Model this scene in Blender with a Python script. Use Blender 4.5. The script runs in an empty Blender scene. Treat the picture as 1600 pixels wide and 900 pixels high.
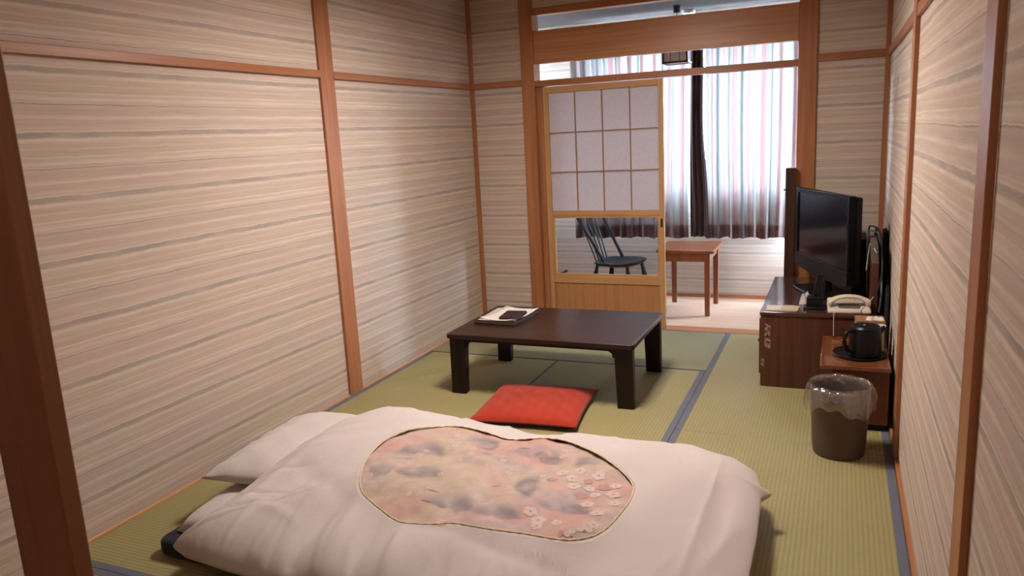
import bpy, bmesh, math, random
from mathutils import Vector, Matrix
random.seed(7)
S = bpy.context.scene
COL = S.collection
PI = math.pi

# ---------------------------------------------------------------- camera
cd = bpy.data.cameras.new('camera')
cam = bpy.data.objects.new('camera', cd); COL.objects.link(cam); S.camera = cam
YAW, PITCH, ROLL, F = 0.4123, -0.1969, -0.0519, 1184.35
fw = Vector((-math.sin(YAW)*math.cos(PITCH), math.cos(YAW)*math.cos(PITCH), math.sin(PITCH)))
r0 = Vector((math.cos(YAW), math.sin(YAW), 0)); u0 = r0.cross(fw)
rr = r0*math.cos(ROLL) + u0*math.sin(ROLL); uu = -r0*math.sin(ROLL) + u0*math.cos(ROLL)
m = Matrix((rr, uu, -fw)).transposed().to_4x4(); m.translation = Vector((2.41, -4.9831, 1.3382))
cam.matrix_world = m
cd.sensor_width = 36.0; cd.lens = F/1600*36.0; cd.clip_start = 0.02

# ---------------------------------------------------------------- light
S.view_settings.view_transform = 'Standard'; S.view_settings.look = 'None'
S.view_settings.gamma = 1.0; S.view_settings.use_curve_mapping = False
S.view_settings.exposure = 0.10
W = bpy.data.worlds.new('sky'); S.world = W; W.use_nodes = True
bg = W.node_tree.nodes['Background']
bg.inputs[1].default_value = 105.0
_n, _l = W.node_tree.nodes, W.node_tree.links      # pale sky above, dimmer ground below the horizon
_t = _n.new('ShaderNodeTexCoord'); _s = _n.new('ShaderNodeSeparateXYZ'); _r = _n.new('ShaderNodeValToRGB')
_l.new(_t.outputs['Generated'], _s.inputs[0]); _l.new(_s.outputs['Z'], _r.inputs[0]); _l.new(_r.outputs[0], bg.inputs[0])
_r.color_ramp.elements[0].position = 0.0; _r.color_ramp.elements[0].color = (.13, .15, .17, 1)
_r.color_ramp.elements[1].position = 0.06; _r.color_ramp.elements[1].color = (.66, .82, 1.0, 1)
LAMP_POWER = 31.0
SHADE_GLOW = 40.0
ENTRY_FILL_POWER = 9.0
LAMP_COLOR = (1.0, 0.88, 0.81)

# ---------------------------------------------------------------- materials
def nt(name):
    m = bpy.data.materials.new(name); m.use_nodes = True
    n = m.node_tree; return m, n, n.nodes, n.links, n.nodes['Principled BSDF']
def setb(b, rough=.6, spec=.4, metal=0, coat=0, sheen=0):
    b.inputs['Roughness'].default_value = rough
    b.inputs['Specular IOR Level'].default_value = spec
    b.inputs['Metallic'].default_value = metal
    b.inputs['Coat Weight'].default_value = coat
    b.inputs['Sheen Weight'].default_value = sheen
def C4(c): return (c[0], c[1], c[2], 1)
def mapped(n, l, sc, coord='Object', rot=(0,0,0)):
    t = n.new('ShaderNodeTexCoord'); mp = n.new('ShaderNodeMapping')
    mp.inputs['Scale'].default_value = sc; mp.inputs['Rotation'].default_value = rot
    l.new(t.outputs[coord], mp.inputs['Vector']); return mp.outputs[0]
def noise(n, l, vec, scale=1, detail=3, rough=.5, dist=0):
    a = n.new('ShaderNodeTexNoise'); a.inputs['Scale'].default_value = scale
    a.inputs['Detail'].default_value = detail; a.inputs['Roughness'].default_value = rough
    a.inputs['Distortion'].default_value = dist
    if vec is not None: l.new(vec, a.inputs['Vector'])
    return a.outputs['Fac']
def ramp(n, l, fac, stops, interp='LINEAR'):
    r = n.new('ShaderNodeValToRGB'); cr = r.color_ramp; cr.interpolation = interp
    while len(cr.elements) < len(stops): cr.elements.new(.5)
    for e, (p, c) in zip(cr.elements, sorted(stops, key=lambda s: s[0])):
        e.position = p; e.color = C4(c)
    l.new(fac, r.inputs[0]); return r.outputs[0]
def mixc(n, l, fac, a, b, mode='MIX'):
    x = n.new('ShaderNodeMix'); x.data_type = 'RGBA'; x.blend_type = mode
    for s, v in ((0, fac), (6, a), (7, b)):
        if hasattr(v, 'type') and hasattr(v, 'is_linked'): l.new(v, x.inputs[s])
        else: x.inputs[s].default_value = v if s == 0 else C4(v)
    return x.outputs[2]
def mth(n, l, op, a, b=None, c=None):
    x = n.new('ShaderNodeMath'); x.operation = op
    for i, v in enumerate((a, b, c)):
        if v is None: continue
        if isinstance(v, (int, float)): x.inputs[i].default_value = v
        else: l.new(v, x.inputs[i])
    return x.outputs[0]
def bump(n, l, b, h, strength=.3, dist=.002):
    x = n.new('ShaderNodeBump'); x.inputs['Strength'].default_value = strength
    x.inputs['Distance'].default_value = dist
    l.new(h, x.inputs['Height']); l.new(x.outputs[0], b.inputs['Normal'])
def plain(name, c, rough=.5, var=.06, scale=30, spec=.4, metal=0, coat=0, bmp=0, sheen=0):
    m, n_, n, l, b = nt(name); setb(b, rough, spec, metal, coat, sheen)
    v = noise(n, l, mapped(n, l, (scale,)*3), 1, 3)
    lo = tuple(max(0, x*(1-var)) for x in c); hi = tuple(min(1, x*(1+var)) for x in c)
    l.new(ramp(n, l, v, [(.3, lo), (.7, hi)]), b.inputs['Base Color'])
    if bmp: bump(n, l, b, v, bmp, .001)
    return m
def wood(name, c1, c2, axis='z', rough=.45, coat=0, fine=70, spec=.4, bands=True):
    m, n_, n, l, b = nt(name); setb(b, rough, spec, 0, coat)
    b.inputs['Coat Roughness'].default_value = .12
    sc = {'x': (1.2, fine, fine), 'y': (fine, 1.2, fine), 'z': (fine, fine, 1.2)}[axis]
    s2 = tuple(v*.16 if v > 2 else v*.8 for v in sc)
    a = noise(n, l, mapped(n, l, sc), 1, 4, .6, .4)
    q = noise(n, l, mapped(n, l, s2), 1, 3, .5, 1.2)
    mixv = mth(n, l, 'ADD', mth(n, l, 'MULTIPLY', a, .6), mth(n, l, 'MULTIPLY', q, .4))
    l.new(ramp(n, l, mixv, [(.36, c1), (.5, tuple((i+j)/2 for i, j in zip(c1, c2))), (.64, c2)]), b.inputs['Base Color'])
    bump(n, l, b, a, .12, .0008)
    return m

def wallpaper(name, tint=(1, 1, 1)):
    m, n_, n, l, b = nt(name); setb(b, .85, .15)
    geo = n.new('ShaderNodeTexCoord'); sp = n.new('ShaderNodeSeparateXYZ'); l.new(geo.outputs['Object'], sp.inputs[0])
    w1 = noise(n, l, mapped(n, l, (1.1, 1.1, .6)), 1, 2)
    w2 = noise(n, l, mapped(n, l, (13, 13, 16)), 1, 3, .6)
    w3 = noise(n, l, mapped(n, l, (70, 70, 45)), 1, 2, .6)
    z = sp.outputs['Z']
    z = mth(n, l, 'ADD', z, mth(n, l, 'MULTIPLY', mth(n, l, 'SUBTRACT', w1, .5), .012))
    z = mth(n, l, 'ADD', z, mth(n, l, 'MULTIPLY', mth(n, l, 'SUBTRACT', w2, .5), .010))
    z = mth(n, l, 'ADD', z, mth(n, l, 'MULTIPLY', mth(n, l, 'SUBTRACT', w3, .5), .004))
    t = mth(n, l, 'FRACT', mth(n, l, 'ADD', mth(n, l, 'DIVIDE', mth(n, l, 'SUBTRACT', z, .1492), .2123), 20.5))
    be = (.52, .43, .36); cr = (.64, .55, .46); pk = (.48, .39, .335); tn = (.49, .41, .32); bd = (.36, .315, .275); li = (.575, .485, .405); dk = (.34, .275, .235)
    st = [(0, pk), (.035, li), (.06, cr), (.085, li), (.12, be), (.155, cr), (.17, tn), (.25, tn), (.28, li), (.31, tn), (.37, be), (.41, cr), (.44, li),
          (.462, bd), (.53, bd), (.548, cr), (.575, be), (.60, li), (.63, be), (.68, pk), (.73, be), (.765, cr), (.79, li), (.82, pk), (.90, pk), (.955, be), (.975, dk), (.982, dk), (.99, cr)]
    col = ramp(n, l, t, st)
    # watercolour streaks and patchy strength of the stripes
    s1 = noise(n, l, mapped(n, l, (1.6, 1.6, 150)), 1, 3, .6)
    s2 = noise(n, l, mapped(n, l, (4, 4, 60)), 1, 3, .6)
    pt = noise(n, l, mapped(n, l, (5, 5, 14)), 1, 2)
    col = mixc(n, l, ramp(n, l, pt, [(.35, (0,)*3), (.7, (.55,)*3)]), col, be)
    g = ramp(n, l, mth(n, l, 'ADD', mth(n, l, 'MULTIPLY', s1, .5), mth(n, l, 'MULTIPLY', s2, .5)), [(.3, (.88,)*3), (.7, (1.10,)*3)])
    col = mixc(n, l, 1.0, col, g, 'MULTIPLY')
    hue = noise(n, l, mapped(n, l, (3, 3, 10)), 1, 2)
    col = mixc(n, l, 1.0, col, ramp(n, l, hue, [(.35, (1.02, .985, .98)), (.65, (.99, 1.0, .985))]), 'MULTIPLY')
    col = mixc(n, l, 1.0, col, tint, 'MULTIPLY')
    l.new(col, b.inputs['Base Color'])
    fib = noise(n, l, mapped(n, l, (500, 500, 500)), 1, 2)
    bump(n, l, b, fib, .35, .0012)
    return m

def tatami(name, along, c1, c2):
    m, n_, n, l, b = nt(name); setb(b, .55, .35)
    geo = n.new('ShaderNodeTexCoord'); sp = n.new('ShaderNodeSeparateXYZ'); l.new(geo.outputs['Object'], sp.inputs[0])
    ax = sp.outputs['X'] if along == 'y' else sp.outputs['Y']
    wob = mth(n, l, 'MULTIPLY', noise(n, l, mapped(n, l, (3, 3, 3)), 1, 2), .004)
    s = mth(n, l, 'SINE', mth(n, l, 'MULTIPLY', mth(n, l, 'ADD', ax, wob), 2*PI/.0155))
    r = mth(n, l, 'POWER', mth(n, l, 'ADD', mth(n, l, 'MULTIPLY', s, .5), .5), .55)
    fine = noise(n, l, mapped(n, l, (14, 500, 1) if along == 'y' else (500, 14, 1)), 1, 3, .7)
    patch = noise(n, l, mapped(n, l, (2.2, 2.2, 1)), 1, 3)
    v = mth(n, l, 'ADD', mth(n, l, 'MULTIPLY', r, .26), mth(n, l, 'MULTIPLY', fine, .50))
    v = mth(n, l, 'ADD', v, mth(n, l, 'MULTIPLY', patch, .3))
    l.new(ramp(n, l, v, [(.30, c1), (.92, c2)]), b.inputs['Base Color'])
    bump(n, l, b, mth(n, l, 'ADD', r, mth(n, l, 'MULTIPLY', fine, .4)), .5, .0015)
    return m

M = {}
M['paper'] = wallpaper('striped_wallpaper')
P1, P2 = (.29, .108, .042), (.41, .172, .074)
M['post_z'] = wood('cedar_upright', P1, P2, 'z', .38)
M['post_x'] = wood('cedar_beam', P1, P2, 'x', .38)
M['post_y'] = wood('cedar_rail', P1, P2, 'y', .38)
M['board_x'] = wood('cedar_board', (.38, .165, .072), (.50, .245, .12), 'x', .35, fine=50)
M['entry'] = wood('shade_darkened_cedar', (.155, .052, .017), (.20, .070, .025), 'z', .5)  # cedar darkened in colour for the entry post's unlit face
M['shoji_z'] = wood('pale_cypress_upright', (.41, .215, .085), (.52, .295, .128), 'z', .45)
M['shoji_x'] = wood('pale_cypress_rail', (.41, .215, .085), (.52, .295, .128), 'x', .45)
M['shoji_p'] = wood('pale_cypress_panel', (.36, .160, .058), (.46, .225, .092), 'z', .45, fine=90)
M['kumiko'] = wood('lattice_wood', (.30, .16, .06), (.38, .21, .09), 'z', .5)
M['base_y'] = wood('baseboard_wood', (.55, .27, .12), (.68, .36, .18), 'y', .5)
M['tat_y'] = tatami('tatami_weave_long', 'y', (.225, .195, .082), (.37, .325, .150))
M['tat_x'] = tatami('tatami_weave_cross', 'x', (.225, .195, .082), (.37, .325, .150))
M['tat_g'] = tatami('tatami_weave_angle_grey', 'x', (.185, .178, .095), (.30, .285, .165))  # weave greyed in colour for the slanting view and table shade
M['heri'] = plain('blue_grey_cloth_edge', (.125, .135, .170), .8, .12, 300, .2, bmp=.3)
M['heri_d'] = plain('dark_cloth_edge', (.07, .08, .075), .8, .12, 300, .2, bmp=.3)
M['subfloor'] = plain('subfloor', (.2, .15, .1), .9)
M['ceil'] = plain('grey_ceiling', (.12, .11, .112), .9, .03, 20, .2)
M['ceil_wood'] = wood('ceiling_boards', (.45, .30, .18), (.55, .38, .24), 'y', .6)
M['engfloor'] = wood('veranda_floorboards', (.58, .38, .27), (.68, .46, .34), 'x', .22, coat=.3, fine=35)
M['dark_z'] = wood('dark_brown_wood_upright', (.030, .011, .006), (.060, .022, .012), 'z', .35)
M['tabledark'] = wood('dark_walnut_veneer', (.018, .008, .006), (.042, .019, .014), 'x', .30, fine=80, spec=.28)
M['tableleg'] = wood('dark_walnut_leg', (.008, .004, .003), (.016, .007, .005), 'z', .42, spec=.25)
M['cabinet'] = wood('red_brown_lacquered_wood', (.058, .019, .010), (.092, .032, .017), 'z', .35, fine=40)
M['cabtop'] = wood('glossy_dark_cabinet_top', (.050, .018, .012), (.075, .028, .018), 'y', .16, coat=.6, fine=40)
M['carttop'] = wood('glossy_chestnut_top', (.13, .038, .014), (.20, .065, .025), 'y', .22, coat=.5, fine=50)
M['cartbody'] = wood('chestnut_body', (.10, .030, .012), (.15, .048, .020), 'z', .35, fine=50)
M['engtable'] = wood('chestnut_table_wood', (.15, .045, .020), (.22, .075, .035), 'z', .3, coat=.2)
M['chair'] = wood('near_black_chair_wood', (.009, .009, .010), (.018, .016, .018), 'z', .45, spec=.25)
M['black'] = plain('black_plastic', (.006, .006, .007), .38, .1, 40, .25)
M['blackm'] = plain('matt_black', (.009, .008, .009), .7, .1, 40)
M['bezel'] = plain('glossy_black_bezel', (.004, .004, .006), .32, .1, 5, .12)
M['screen'] = plain('dark_glass_screen', (.003, .003, .006), .12, .05, 3, .25)
M['silver'] = plain('silver_trim', (.35, .36, .38), .3, .1, 40, metal=.8)
M['cream'] = plain('cream_plastic', (.60, .52, .42), .38, .04, 20)
M['creamd'] = plain('recess_shade_cream', (.10, .085, .07), .5, .04, 20)
M['white'] = plain('white_paper', (.62, .58, .53), .8, .04, 60)
M['buff'] = plain('buff_paper', (.48, .40, .29), .8, .05, 60)
M['tissue'] = plain('tissue_paper', (.62, .56, .53), .9, .03, 60)
M['tan'] = plain('tan_card', (.28, .15, .08), .8, .06, 60)
M['brass'] = plain('brass', (.55, .36, .17), .3, .08, 60, metal=.9)
M['bin'] = plain('brown_plastic', (.085, .054, .042), .45, .05, 25, .35, bmp=.15)
M['leather'] = plain('dark_brown_leather', (.022, .011, .009), .5, .15, 120, bmp=.4)
M['grey'] = plain('warm_grey_vinyl', (.11, .09, .085), .6, .08, 40)
M['cable'] = plain('black_cable', (.012, .013, .015), .4, .1, 40)
M['cableb'] = plain('blue_grey_cable', (.07, .105, .13), .4, .1, 40)
M['cablew'] = plain('pale_cable', (.42, .38, .34), .4, .05, 40)
M['navy'] = plain('navy_fabric', (.010, .009, .020), .8, .15, 200, .2, bmp=.3, sheen=.15)
M['washi'] = plain('lamp_paper', (.55, .47, .44), .8, .04, 60)
M['det'] = plain('detector_plastic', (.70, .70, .68), .4, .02, 20)
M['chip'] = plain('chipped_pale_residue', (.24, .165, .12), .9, .3, 300)
M['alu'] = plain('window_aluminium', (.35, .35, .36), .4, .05, 30, metal=.6)

def cloth(name, c, var=.05, weave=900, bmp=.15):
    m, n_, n, l, b = nt(name); setb(b, .85, .15, sheen=.2)
    a = noise(n, l, mapped(n, l, (3, 3, 3)), 1, 3); w = noise(n, l, mapped(n, l, (weave,)*3), 1, 2)
    lo = tuple(x*(1-var) for x in c); hi = tuple(min(1, x*(1+var)) for x in c)
    l.new(ramp(n, l, a, [(.3, lo), (.7, hi)]), b.inputs['Base Color'])
    bump(n, l, b, w, bmp, .0008); return m
def cover_mat(name, c):
    m, n_, n, l, b = nt(name); setb(b, .85, .15, sheen=.2)
    a = noise(n, l, mapped(n, l, (3, 3, 3)), 1, 3)
    l.new(ramp(n, l, a, [(.3, tuple(x*.97 for x in c)), (.7, tuple(x*1.03 for x in c))]), b.inputs['Base Color'])
    w = n.new('ShaderNodeTexNoise'); w.noise_type = 'RIDGED_MULTIFRACTAL'; w.inputs['Scale'].default_value = 1.0
    w.inputs['Detail'].default_value = 3; w.inputs['Distortion'].default_value = .9
    l.new(mapped(n, l, (4.2, 2.0, 3), rot=(0, 0, .35)), w.inputs['Vector'])
    f = noise(n, l, mapped(n, l, (17, 11, 14)), 1, 4, .6, .8)
    hgt = mth(n, l, 'ADD', mth(n, l, 'MULTIPLY', w.outputs['Fac'], .55), mth(n, l, 'MULTIPLY', f, .45))
    bump(n, l, b, hgt, .55, .010); return m
M['sheet'] = cover_mat('white_cotton_cover', (.545, .49, .465))
M['sheet2'] = cover_mat('white_cotton_sheet', (.57, .52, .49))

M['lace'] = cloth('cream_edging', (.70, .58, .36), .05)
M['red'] = cloth('red_cushion_cotton', (.35, .030, .012), .10, 500, .3)
M['redd'] = cloth('dark_red_print', (.13, .012, .008), .2, 500, .3)

def quilt_mat():
    m, n_, n, l, b = nt('peach_floral_quilt_fabric'); setb(b, .6, .3, sheen=.2)
    v = mapped(n, l, (1, 1, 1))
    a = noise(n, l, v, 4.2, 3, .5, .4); q = noise(n, l, mapped(n, l, (1.3, 2.4, 1)), 4.0, 3, .55, .8)
    col = ramp(n, l, a, [(.36, (.46, .355, .27)), (.47, (.49, .375, .29)), (.56, (.50, .33, .275)), (.66, (.50, .29, .245))])
    col = mixc(n, l, ramp(n, l, q, [(.52, (0,)*3), (.66, (.65,)*3)]), col, (.37, .31, .31))
    f = noise(n, l, mapped(n, l, (1, 1, 1)), 26, 4, .6)
    col = mixc(n, l, 1.0, col, ramp(n, l, f, [(.3, (.88,)*3), (.7, (1.1,)*3)]), 'MULTIPLY')
    l.new(col, b.inputs['Base Color'])
    bump(n, l, b, f, .2, .003); return m
M['quilt'] = quilt_mat()
M['q_fan'] = plain('blue_grey_fan_print', (.345, .315, .345), .7, .06, 60)
M['q_flower'] = plain('pale_blossom_print', (.56, .45, .41), .7, .04, 60)
M['q_mid'] = plain('mauve_blossom_print', (.42, .25, .22), .7, .04, 60)
M['q_dark'] = plain('dark_stroke_print', (.16, .11, .10), .7, .04, 60)

def washi_mat():
    m, n_, n, l, b = nt('shoji_paper')
    out = n['Material Output']; d = n.new('ShaderNodeBsdfDiffuse'); t = n.new('ShaderNodeBsdfTranslucent'); x = n.new('ShaderNodeMixShader')
    f = noise(n, l, mapped(n, l, (60, 60, 60)), 1, 4, .6)
    c = ramp(n, l, f, [(.3, (.60, .56, .59)), (.7, (.66, .615, .645))])
    l.new(c, d.inputs[0]); l.new(c, t.inputs[0]); x.inputs[0].default_value = .30
    l.new(d.outputs[0], x.inputs[1]); l.new(t.outputs[0], x.inputs[2]); l.new(x.outputs[0], out.inputs[0]); return m
M['shoji'] = washi_mat()
def glass_mat(name, tint=(1, 1, 1), refl=.06):
    m, n_, n, l, b = nt(name); out = n['Material Output']
    t = n.new('ShaderNodeBsdfTransparent'); t.inputs[0].default_value = C4(tint)
    g = n.new('ShaderNodeBsdfGlossy'); g.inputs['Roughness'].default_value = .02
    fr = n.new('ShaderNodeLayerWeight'); fr.inputs[0].default_value = .25
    k = mth(n, l, 'MULTIPLY', fr.outputs['Fresnel'], refl/.06*.5)
    x = n.new('ShaderNodeMixShader'); l.new(k, x.inputs[0]); l.new(t.outputs[0], x.inputs[1]); l.new(g.outputs[0], x.inputs[2])
    l.new(x.outputs[0], out.inputs[0]); return m
M['glass'] = glass_mat('clear_glass', (.95, .96, .97))
def bag_mat():
    m, n_, n, l, b = nt('clear_bin_bag'); out = n['Material Output']
    t = n.new('ShaderNodeBsdfTransparent'); t.inputs[0].default_value = (.93, .92, .91, 1)
    d = n.new('ShaderNodeBsdfDiffuse'); d.inputs[0].default_value = (.50, .44, .41, 1)
    g = n.new('ShaderNodeBsdfGlossy'); g.inputs['Roughness'].default_value = .12
    h = noise(n, l, mapped(n, l, (38, 38, 22)), 1, 3, .6, .5)
    bp_ = n.new('ShaderNodeBump'); bp_.inputs['Strength'].default_value = .8; bp_.inputs['Distance'].default_value = .01
    l.new(h, bp_.inputs['Height']); l.new(bp_.outputs[0], g.inputs['Normal'])
    x = n.new('ShaderNodeMixShader'); x.inputs[0].default_value = .085
    y = n.new('ShaderNodeMixShader'); y.inputs[0].default_value = .24
    l.new(t.outputs[0], x.inputs[1]); l.new(d.outputs[0], x.inputs[2])
    l.new(x.outputs[0], y.inputs[1]); l.new(g.outputs[0], y.inputs[2]); l.new(y.outputs[0], out.inputs[0]); return m
M['bag'] = bag_mat()
def curtain_mat(name, thick=1.0):
    m, n_, n, l, b = nt(name); out = n['Material Output']
    uv = n.new('ShaderNodeUVMap'); sp = n.new('ShaderNodeSeparateXYZ'); l.new(uv.outputs[0], sp.inputs[0])
    u = sp.outputs['X']
    t = mth(n, l, 'FRACT', mth(n, l, 'MULTIPLY', u, 1/.30))
    wh = (.84, .83, .81); pk = (.66, .40, .38); gr = (.45, .50, .49); dk = (.26, .25, .27)
    st = [(0, wh), (.20, wh), (.25, pk), (.36, pk), (.42, wh), (.52, wh), (.555, gr), (.58, dk), (.605, gr), (.65, wh), (.75, wh), (.80, pk), (.87, (.70, .50, .49)), (.92, wh)]
    c = ramp(n, l, t, st)
    s = noise(n, l, mapped(n, l, (2500, 2500, 6)), 1, 2)
    c = mixc(n, l, 1.0, c, ramp(n, l, s, [(.35, (.85,)*3), (.65, (1.05,)*3)]), 'MULTIPLY')
    tr = mixc(n, l, 1.0, c, (thick,)*3, 'MULTIPLY')
    rf = mixc(n, l, 1.0, c, (.30, .20, .19), 'MULTIPLY')
    d = n.new('ShaderNodeBsdfDiffuse'); l.new(rf, d.inputs[0])
    tl = n.new('ShaderNodeBsdfTranslucent'); l.new(tr, tl.inputs[0])
    x = n.new('ShaderNodeMixShader'); x.inputs[0].default_value = .45
    l.new(d.outputs[0], x.inputs[1]); l.new(tl.outputs[0], x.inputs[2]); l.new(x.outputs[0], out.inputs[0]); return m
M['curtain'] = curtain_mat('striped_curtain_fabric', .42)
def bounce_lining_mat():
    m, n_, n, l, b = nt('added_bounce_lining'); out = n['Material Output']
    d = n.new('ShaderNodeBsdfDiffuse'); d.inputs[0].default_value = (.80, .82, .83, 1)
    t = n.new('ShaderNodeBsdfTranslucent'); t.inputs[0].default_value = (.85, .85, .85, 1)
    x = n.new('ShaderNodeMixShader'); x.inputs[0].default_value = .45
    l.new(d.outputs[0], x.inputs[1]); l.new(t.outputs[0], x.inputs[2]); l.new(x.outputs[0], out.inputs[0]); return m
M['bounce_lining'] = bounce_lining_mat()
def chipped():
    m, n_, n, l, b = nt('chipped_cabinet_wood'); setb(b, .38, .4)
    v = mapped(n, l, (40, 40, 1.2)); a = noise(n, l, v, 1, 4, .6, .4)
    base = ramp(n, l, a, [(.36, (.058, .019, .010)), (.64, (.092, .032, .017))])
    tc = n.new('ShaderNodeTexCoord'); sp = n.new('ShaderNodeSeparateXYZ'); l.new(tc.outputs['Object'], sp.inputs[0])
    def band(o, c, w): return mth(n, l, 'LESS_THAN', mth(n, l, 'ABSOLUTE', mth(n, l, 'SUBTRACT', o, c)), w)
    X, Y, Z = sp.outputs['X'], sp.outputs['Y'], sp.outputs['Z']
    area = mth(n, l, 'MULTIPLY', band(X, -.213, .015), mth(n, l, 'ADD', band(Z, .303, .032), band(Z, .232, .028)))
    area = mth(n, l, 'MAXIMUM', area, mth(n, l, 'MULTIPLY', band(X, -.236, .008), band(Z, .128, .022)))
    spk = mth(n, l, 'GREATER_THAN', noise(n, l, mapped(n, l, (95, 95, 95)), 1, 3, .6), .50)
    msk = mth(n, l, 'MULTIPLY', area, spk)
    scr = mth(n, l, 'MULTIPLY', mth(n, l, 'MULTIPLY', band(X, -.05, .19), band(Z, .15, .13)), mth(n, l, 'GREATER_THAN', noise(n, l, mapped(n, l, (55, 55, 55)), 1, 4, .7), .69))
    col = mixc(n, l, msk, base, (.30, .215, .16)); col = mixc(n, l, mth(n, l, 'MULTIPLY', scr, .5), col, (.16, .08, .05))
    l.new(col, b.inputs['Base Color']); return m
M['cabchip'] = chipped()
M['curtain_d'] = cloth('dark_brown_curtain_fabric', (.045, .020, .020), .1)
M['lampshade'] = plain('lamp_shade', (.75, .72, .66), .6, .02, 20)
def glow(name, c, s):
    m, n_, n, l, b = nt(name); b.inputs['Base Color'].default_value = C4((.8, .78, .74))
    b.inputs['Emission Color'].default_value = C4(c); b.inputs['Emission Strength'].default_value = s; return m
M['glow'] = glow('lit_lamp_paper', LAMP_COLOR, SHADE_GLOW)
M['glow2'] = glow('added_entry_glow', LAMP_COLOR, 4.0)

# ---------------------------------------------------------------- mesh helpers
def NB(): return bmesh.new()
def box(bm, a, b, mi=0):
    x0, y0, z0 = a; x1, y1, z1 = b
    v = [bm.verts.new(p) for p in ((x0,y0,z0),(x1,y0,z0),(x1,y1,z0),(x0,y1,z0),(x0,y0,z1),(x1,y0,z1),(x1,y1,z1),(x0,y1,z1))]
    for f in ((0,3,2,1),(4,5,6,7),(0,1,5,4),(1,2,6,5),(2,3,7,6),(3,0,4,7)):
        q = bm.faces.new([v[i] for i in f]); q.material_index = mi
    return v
def lathe(bm, prof, c=(0,0), seg=40, sx=1, sy=1, cap0=True, cap1=True):
    rings = []
    for r, z in prof:
        rings.append([bm.verts.new((c[0]+sx*r*math.cos(2*PI*i/seg), c[1]+sy*r*math.sin(2*PI*i/seg), z)) for i in range(seg)])
    for a, b in zip(rings, rings[1:]):
        for i in range(seg):
            j = (i+1) % seg; bm.faces.new((a[i], a[j], b[j], b[i]))
    if cap0: bm.faces.new(rings[0][::-1])
    if cap1: bm.faces.new(rings[-1])
def tube(bm, pts, r, seg=10, cap=True):
    pts = [Vector(p) for p in pts]; rs = r if isinstance(r, (list, tuple)) else [r]*len(pts)
    rings = []; up = None
    for i, p in enumerate(pts):
        d = (pts[min(i+1, len(pts)-1)] - pts[max(i-1, 0)]).normalized()
        if up is None: up = Vector((0,0,1)) if abs(d.z) < .9 else Vector((1,0,0))
        a = d.cross(up).normalized(); b = d.cross(a).normalized(); up = -b if False else up
        rings.append([bm.verts.new(p + (a*math.cos(2*PI*k/seg) + b*math.sin(2*PI*k/seg))*rs[i]) for k in range(seg)])
    for a, b in zip(rings, rings[1:]):
        for k in range(seg):
            j = (k+1) % seg; bm.faces.new((a[k], a[j], b[j], b[k]))
    if cap: bm.faces.new(rings[0][::-1]); bm.faces.new(rings[-1])
def smoothcurve(pts, n=8):
    P = [Vector(p) for p in pts]; out = []
    for i in range(len(P)-1):
        p0 = P[max(i-1, 0)]; p1 = P[i]; p2 = P[i+1]; p3 = P[min(i+2, len(P)-1)]
        for k in range(n):
            t = k/n
            out.append(.5*((2*p1)+(-p0+p2)*t+(2*p0-5*p1+4*p2-p3)*t*t+(-p0+3*p1-3*p2+p3)*t**3))
    out.append(P[-1]); return out
def prism(bm, poly, z0, z1):
    a = [bm.verts.new((x, y, z0)) for x, y in poly]; b = [bm.verts.new((x, y, z1)) for x, y in poly]
    n = len(poly); bm.faces.new(a[::-1]); bm.faces.new(b)
    for i in range(n): bm.faces.new((a[i], a[(i+1) % n], b[(i+1) % n], b[i]))
def rrect(x0, y0, x1, y1, r, n=6):
    o = []
    for cx, cy, a0 in ((x1-r, y1-r, 0), (x0+r, y1-r, 90), (x0+r, y0+r, 180), (x1-r, y0+r, 270)):
        for k in range(n+1):
            a = math.radians(a0+90*k/n); o.append((cx+r*math.cos(a), cy+r*math.sin(a)))
    return o
def obj(name, bm, mat, parent=None, bev=0, smooth=False, sub=0, seg=2):
    me = bpy.data.meshes.new(name); bmesh.ops.recalc_face_normals(bm, faces=bm.faces); bm.to_mesh(me); bm.free()
    for q in (mat if isinstance(mat, (list, tuple)) else [mat]): me.materials.append(q)
    o = bpy.data.objects.new(name, me); COL.objects.link(o)
    if parent: o.parent = parent
    if bev:
        b = o.modifiers.new('bevel', 'BEVEL'); b.width = bev; b.segments = seg; b.limit_method = 'ANGLE'; b.angle_limit = math.radians(40)
        smooth = smooth or 'auto'
    if sub:
        b = o.modifiers.new('sub', 'SUBSURF'); b.levels = sub; b.render_levels = sub
    if smooth:
        for p in me.polygons: p.use_smooth = True
        if smooth == 'auto':
            try: me.set_sharp_from_angle(angle=math.radians(35))
            except Exception: pass
    return o
def tag(o, label, cat, group=None, kind=None):
    o['label'] = label; o['category'] = cat
    if group: o['group'] = group
    if kind: o['kind'] = kind
    return o
def thing(name, label, cat, loc=(0,0,0), rz=0, group=None):
    o = bpy.data.objects.new(name, None); COL.objects.link(o); o.empty_display_size = .05
    o.location = loc; o.rotation_euler = (0, 0, rz); tag(o, label, cat, group); return o
def struct(name, bm, mat, parent=None, bev=0, smooth=False):
    o = obj(name, bm, mat, parent, bev, smooth)
    if not parent: o['kind'] = 'structure'
    return o
def bx(name, a, b, mat, parent=None, bev=0):
    m = NB(); box(m, a, b); return obj(name, m, mat, parent, bev)
def sx(name, a, b, mat, bev=.002, parent=None):
    m = NB(); box(m, a, b); return struct(name, m, mat, parent, bev)
# ================================================================ SETTING
WR = 2.655          # right wall surface
CH = 2.40           # ceiling of the matted room
bm = NB(); box(bm, (-.012, -5.75, -.12), (WR+.12, 0, -.056)); struct('floor', bm, M['subfloor'])
bm = NB(); box(bm, (-.012, -5.75, -.056), (WR, -4.072, -.002)); struct('floor_entry', bm, M['engfloor'])
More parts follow.
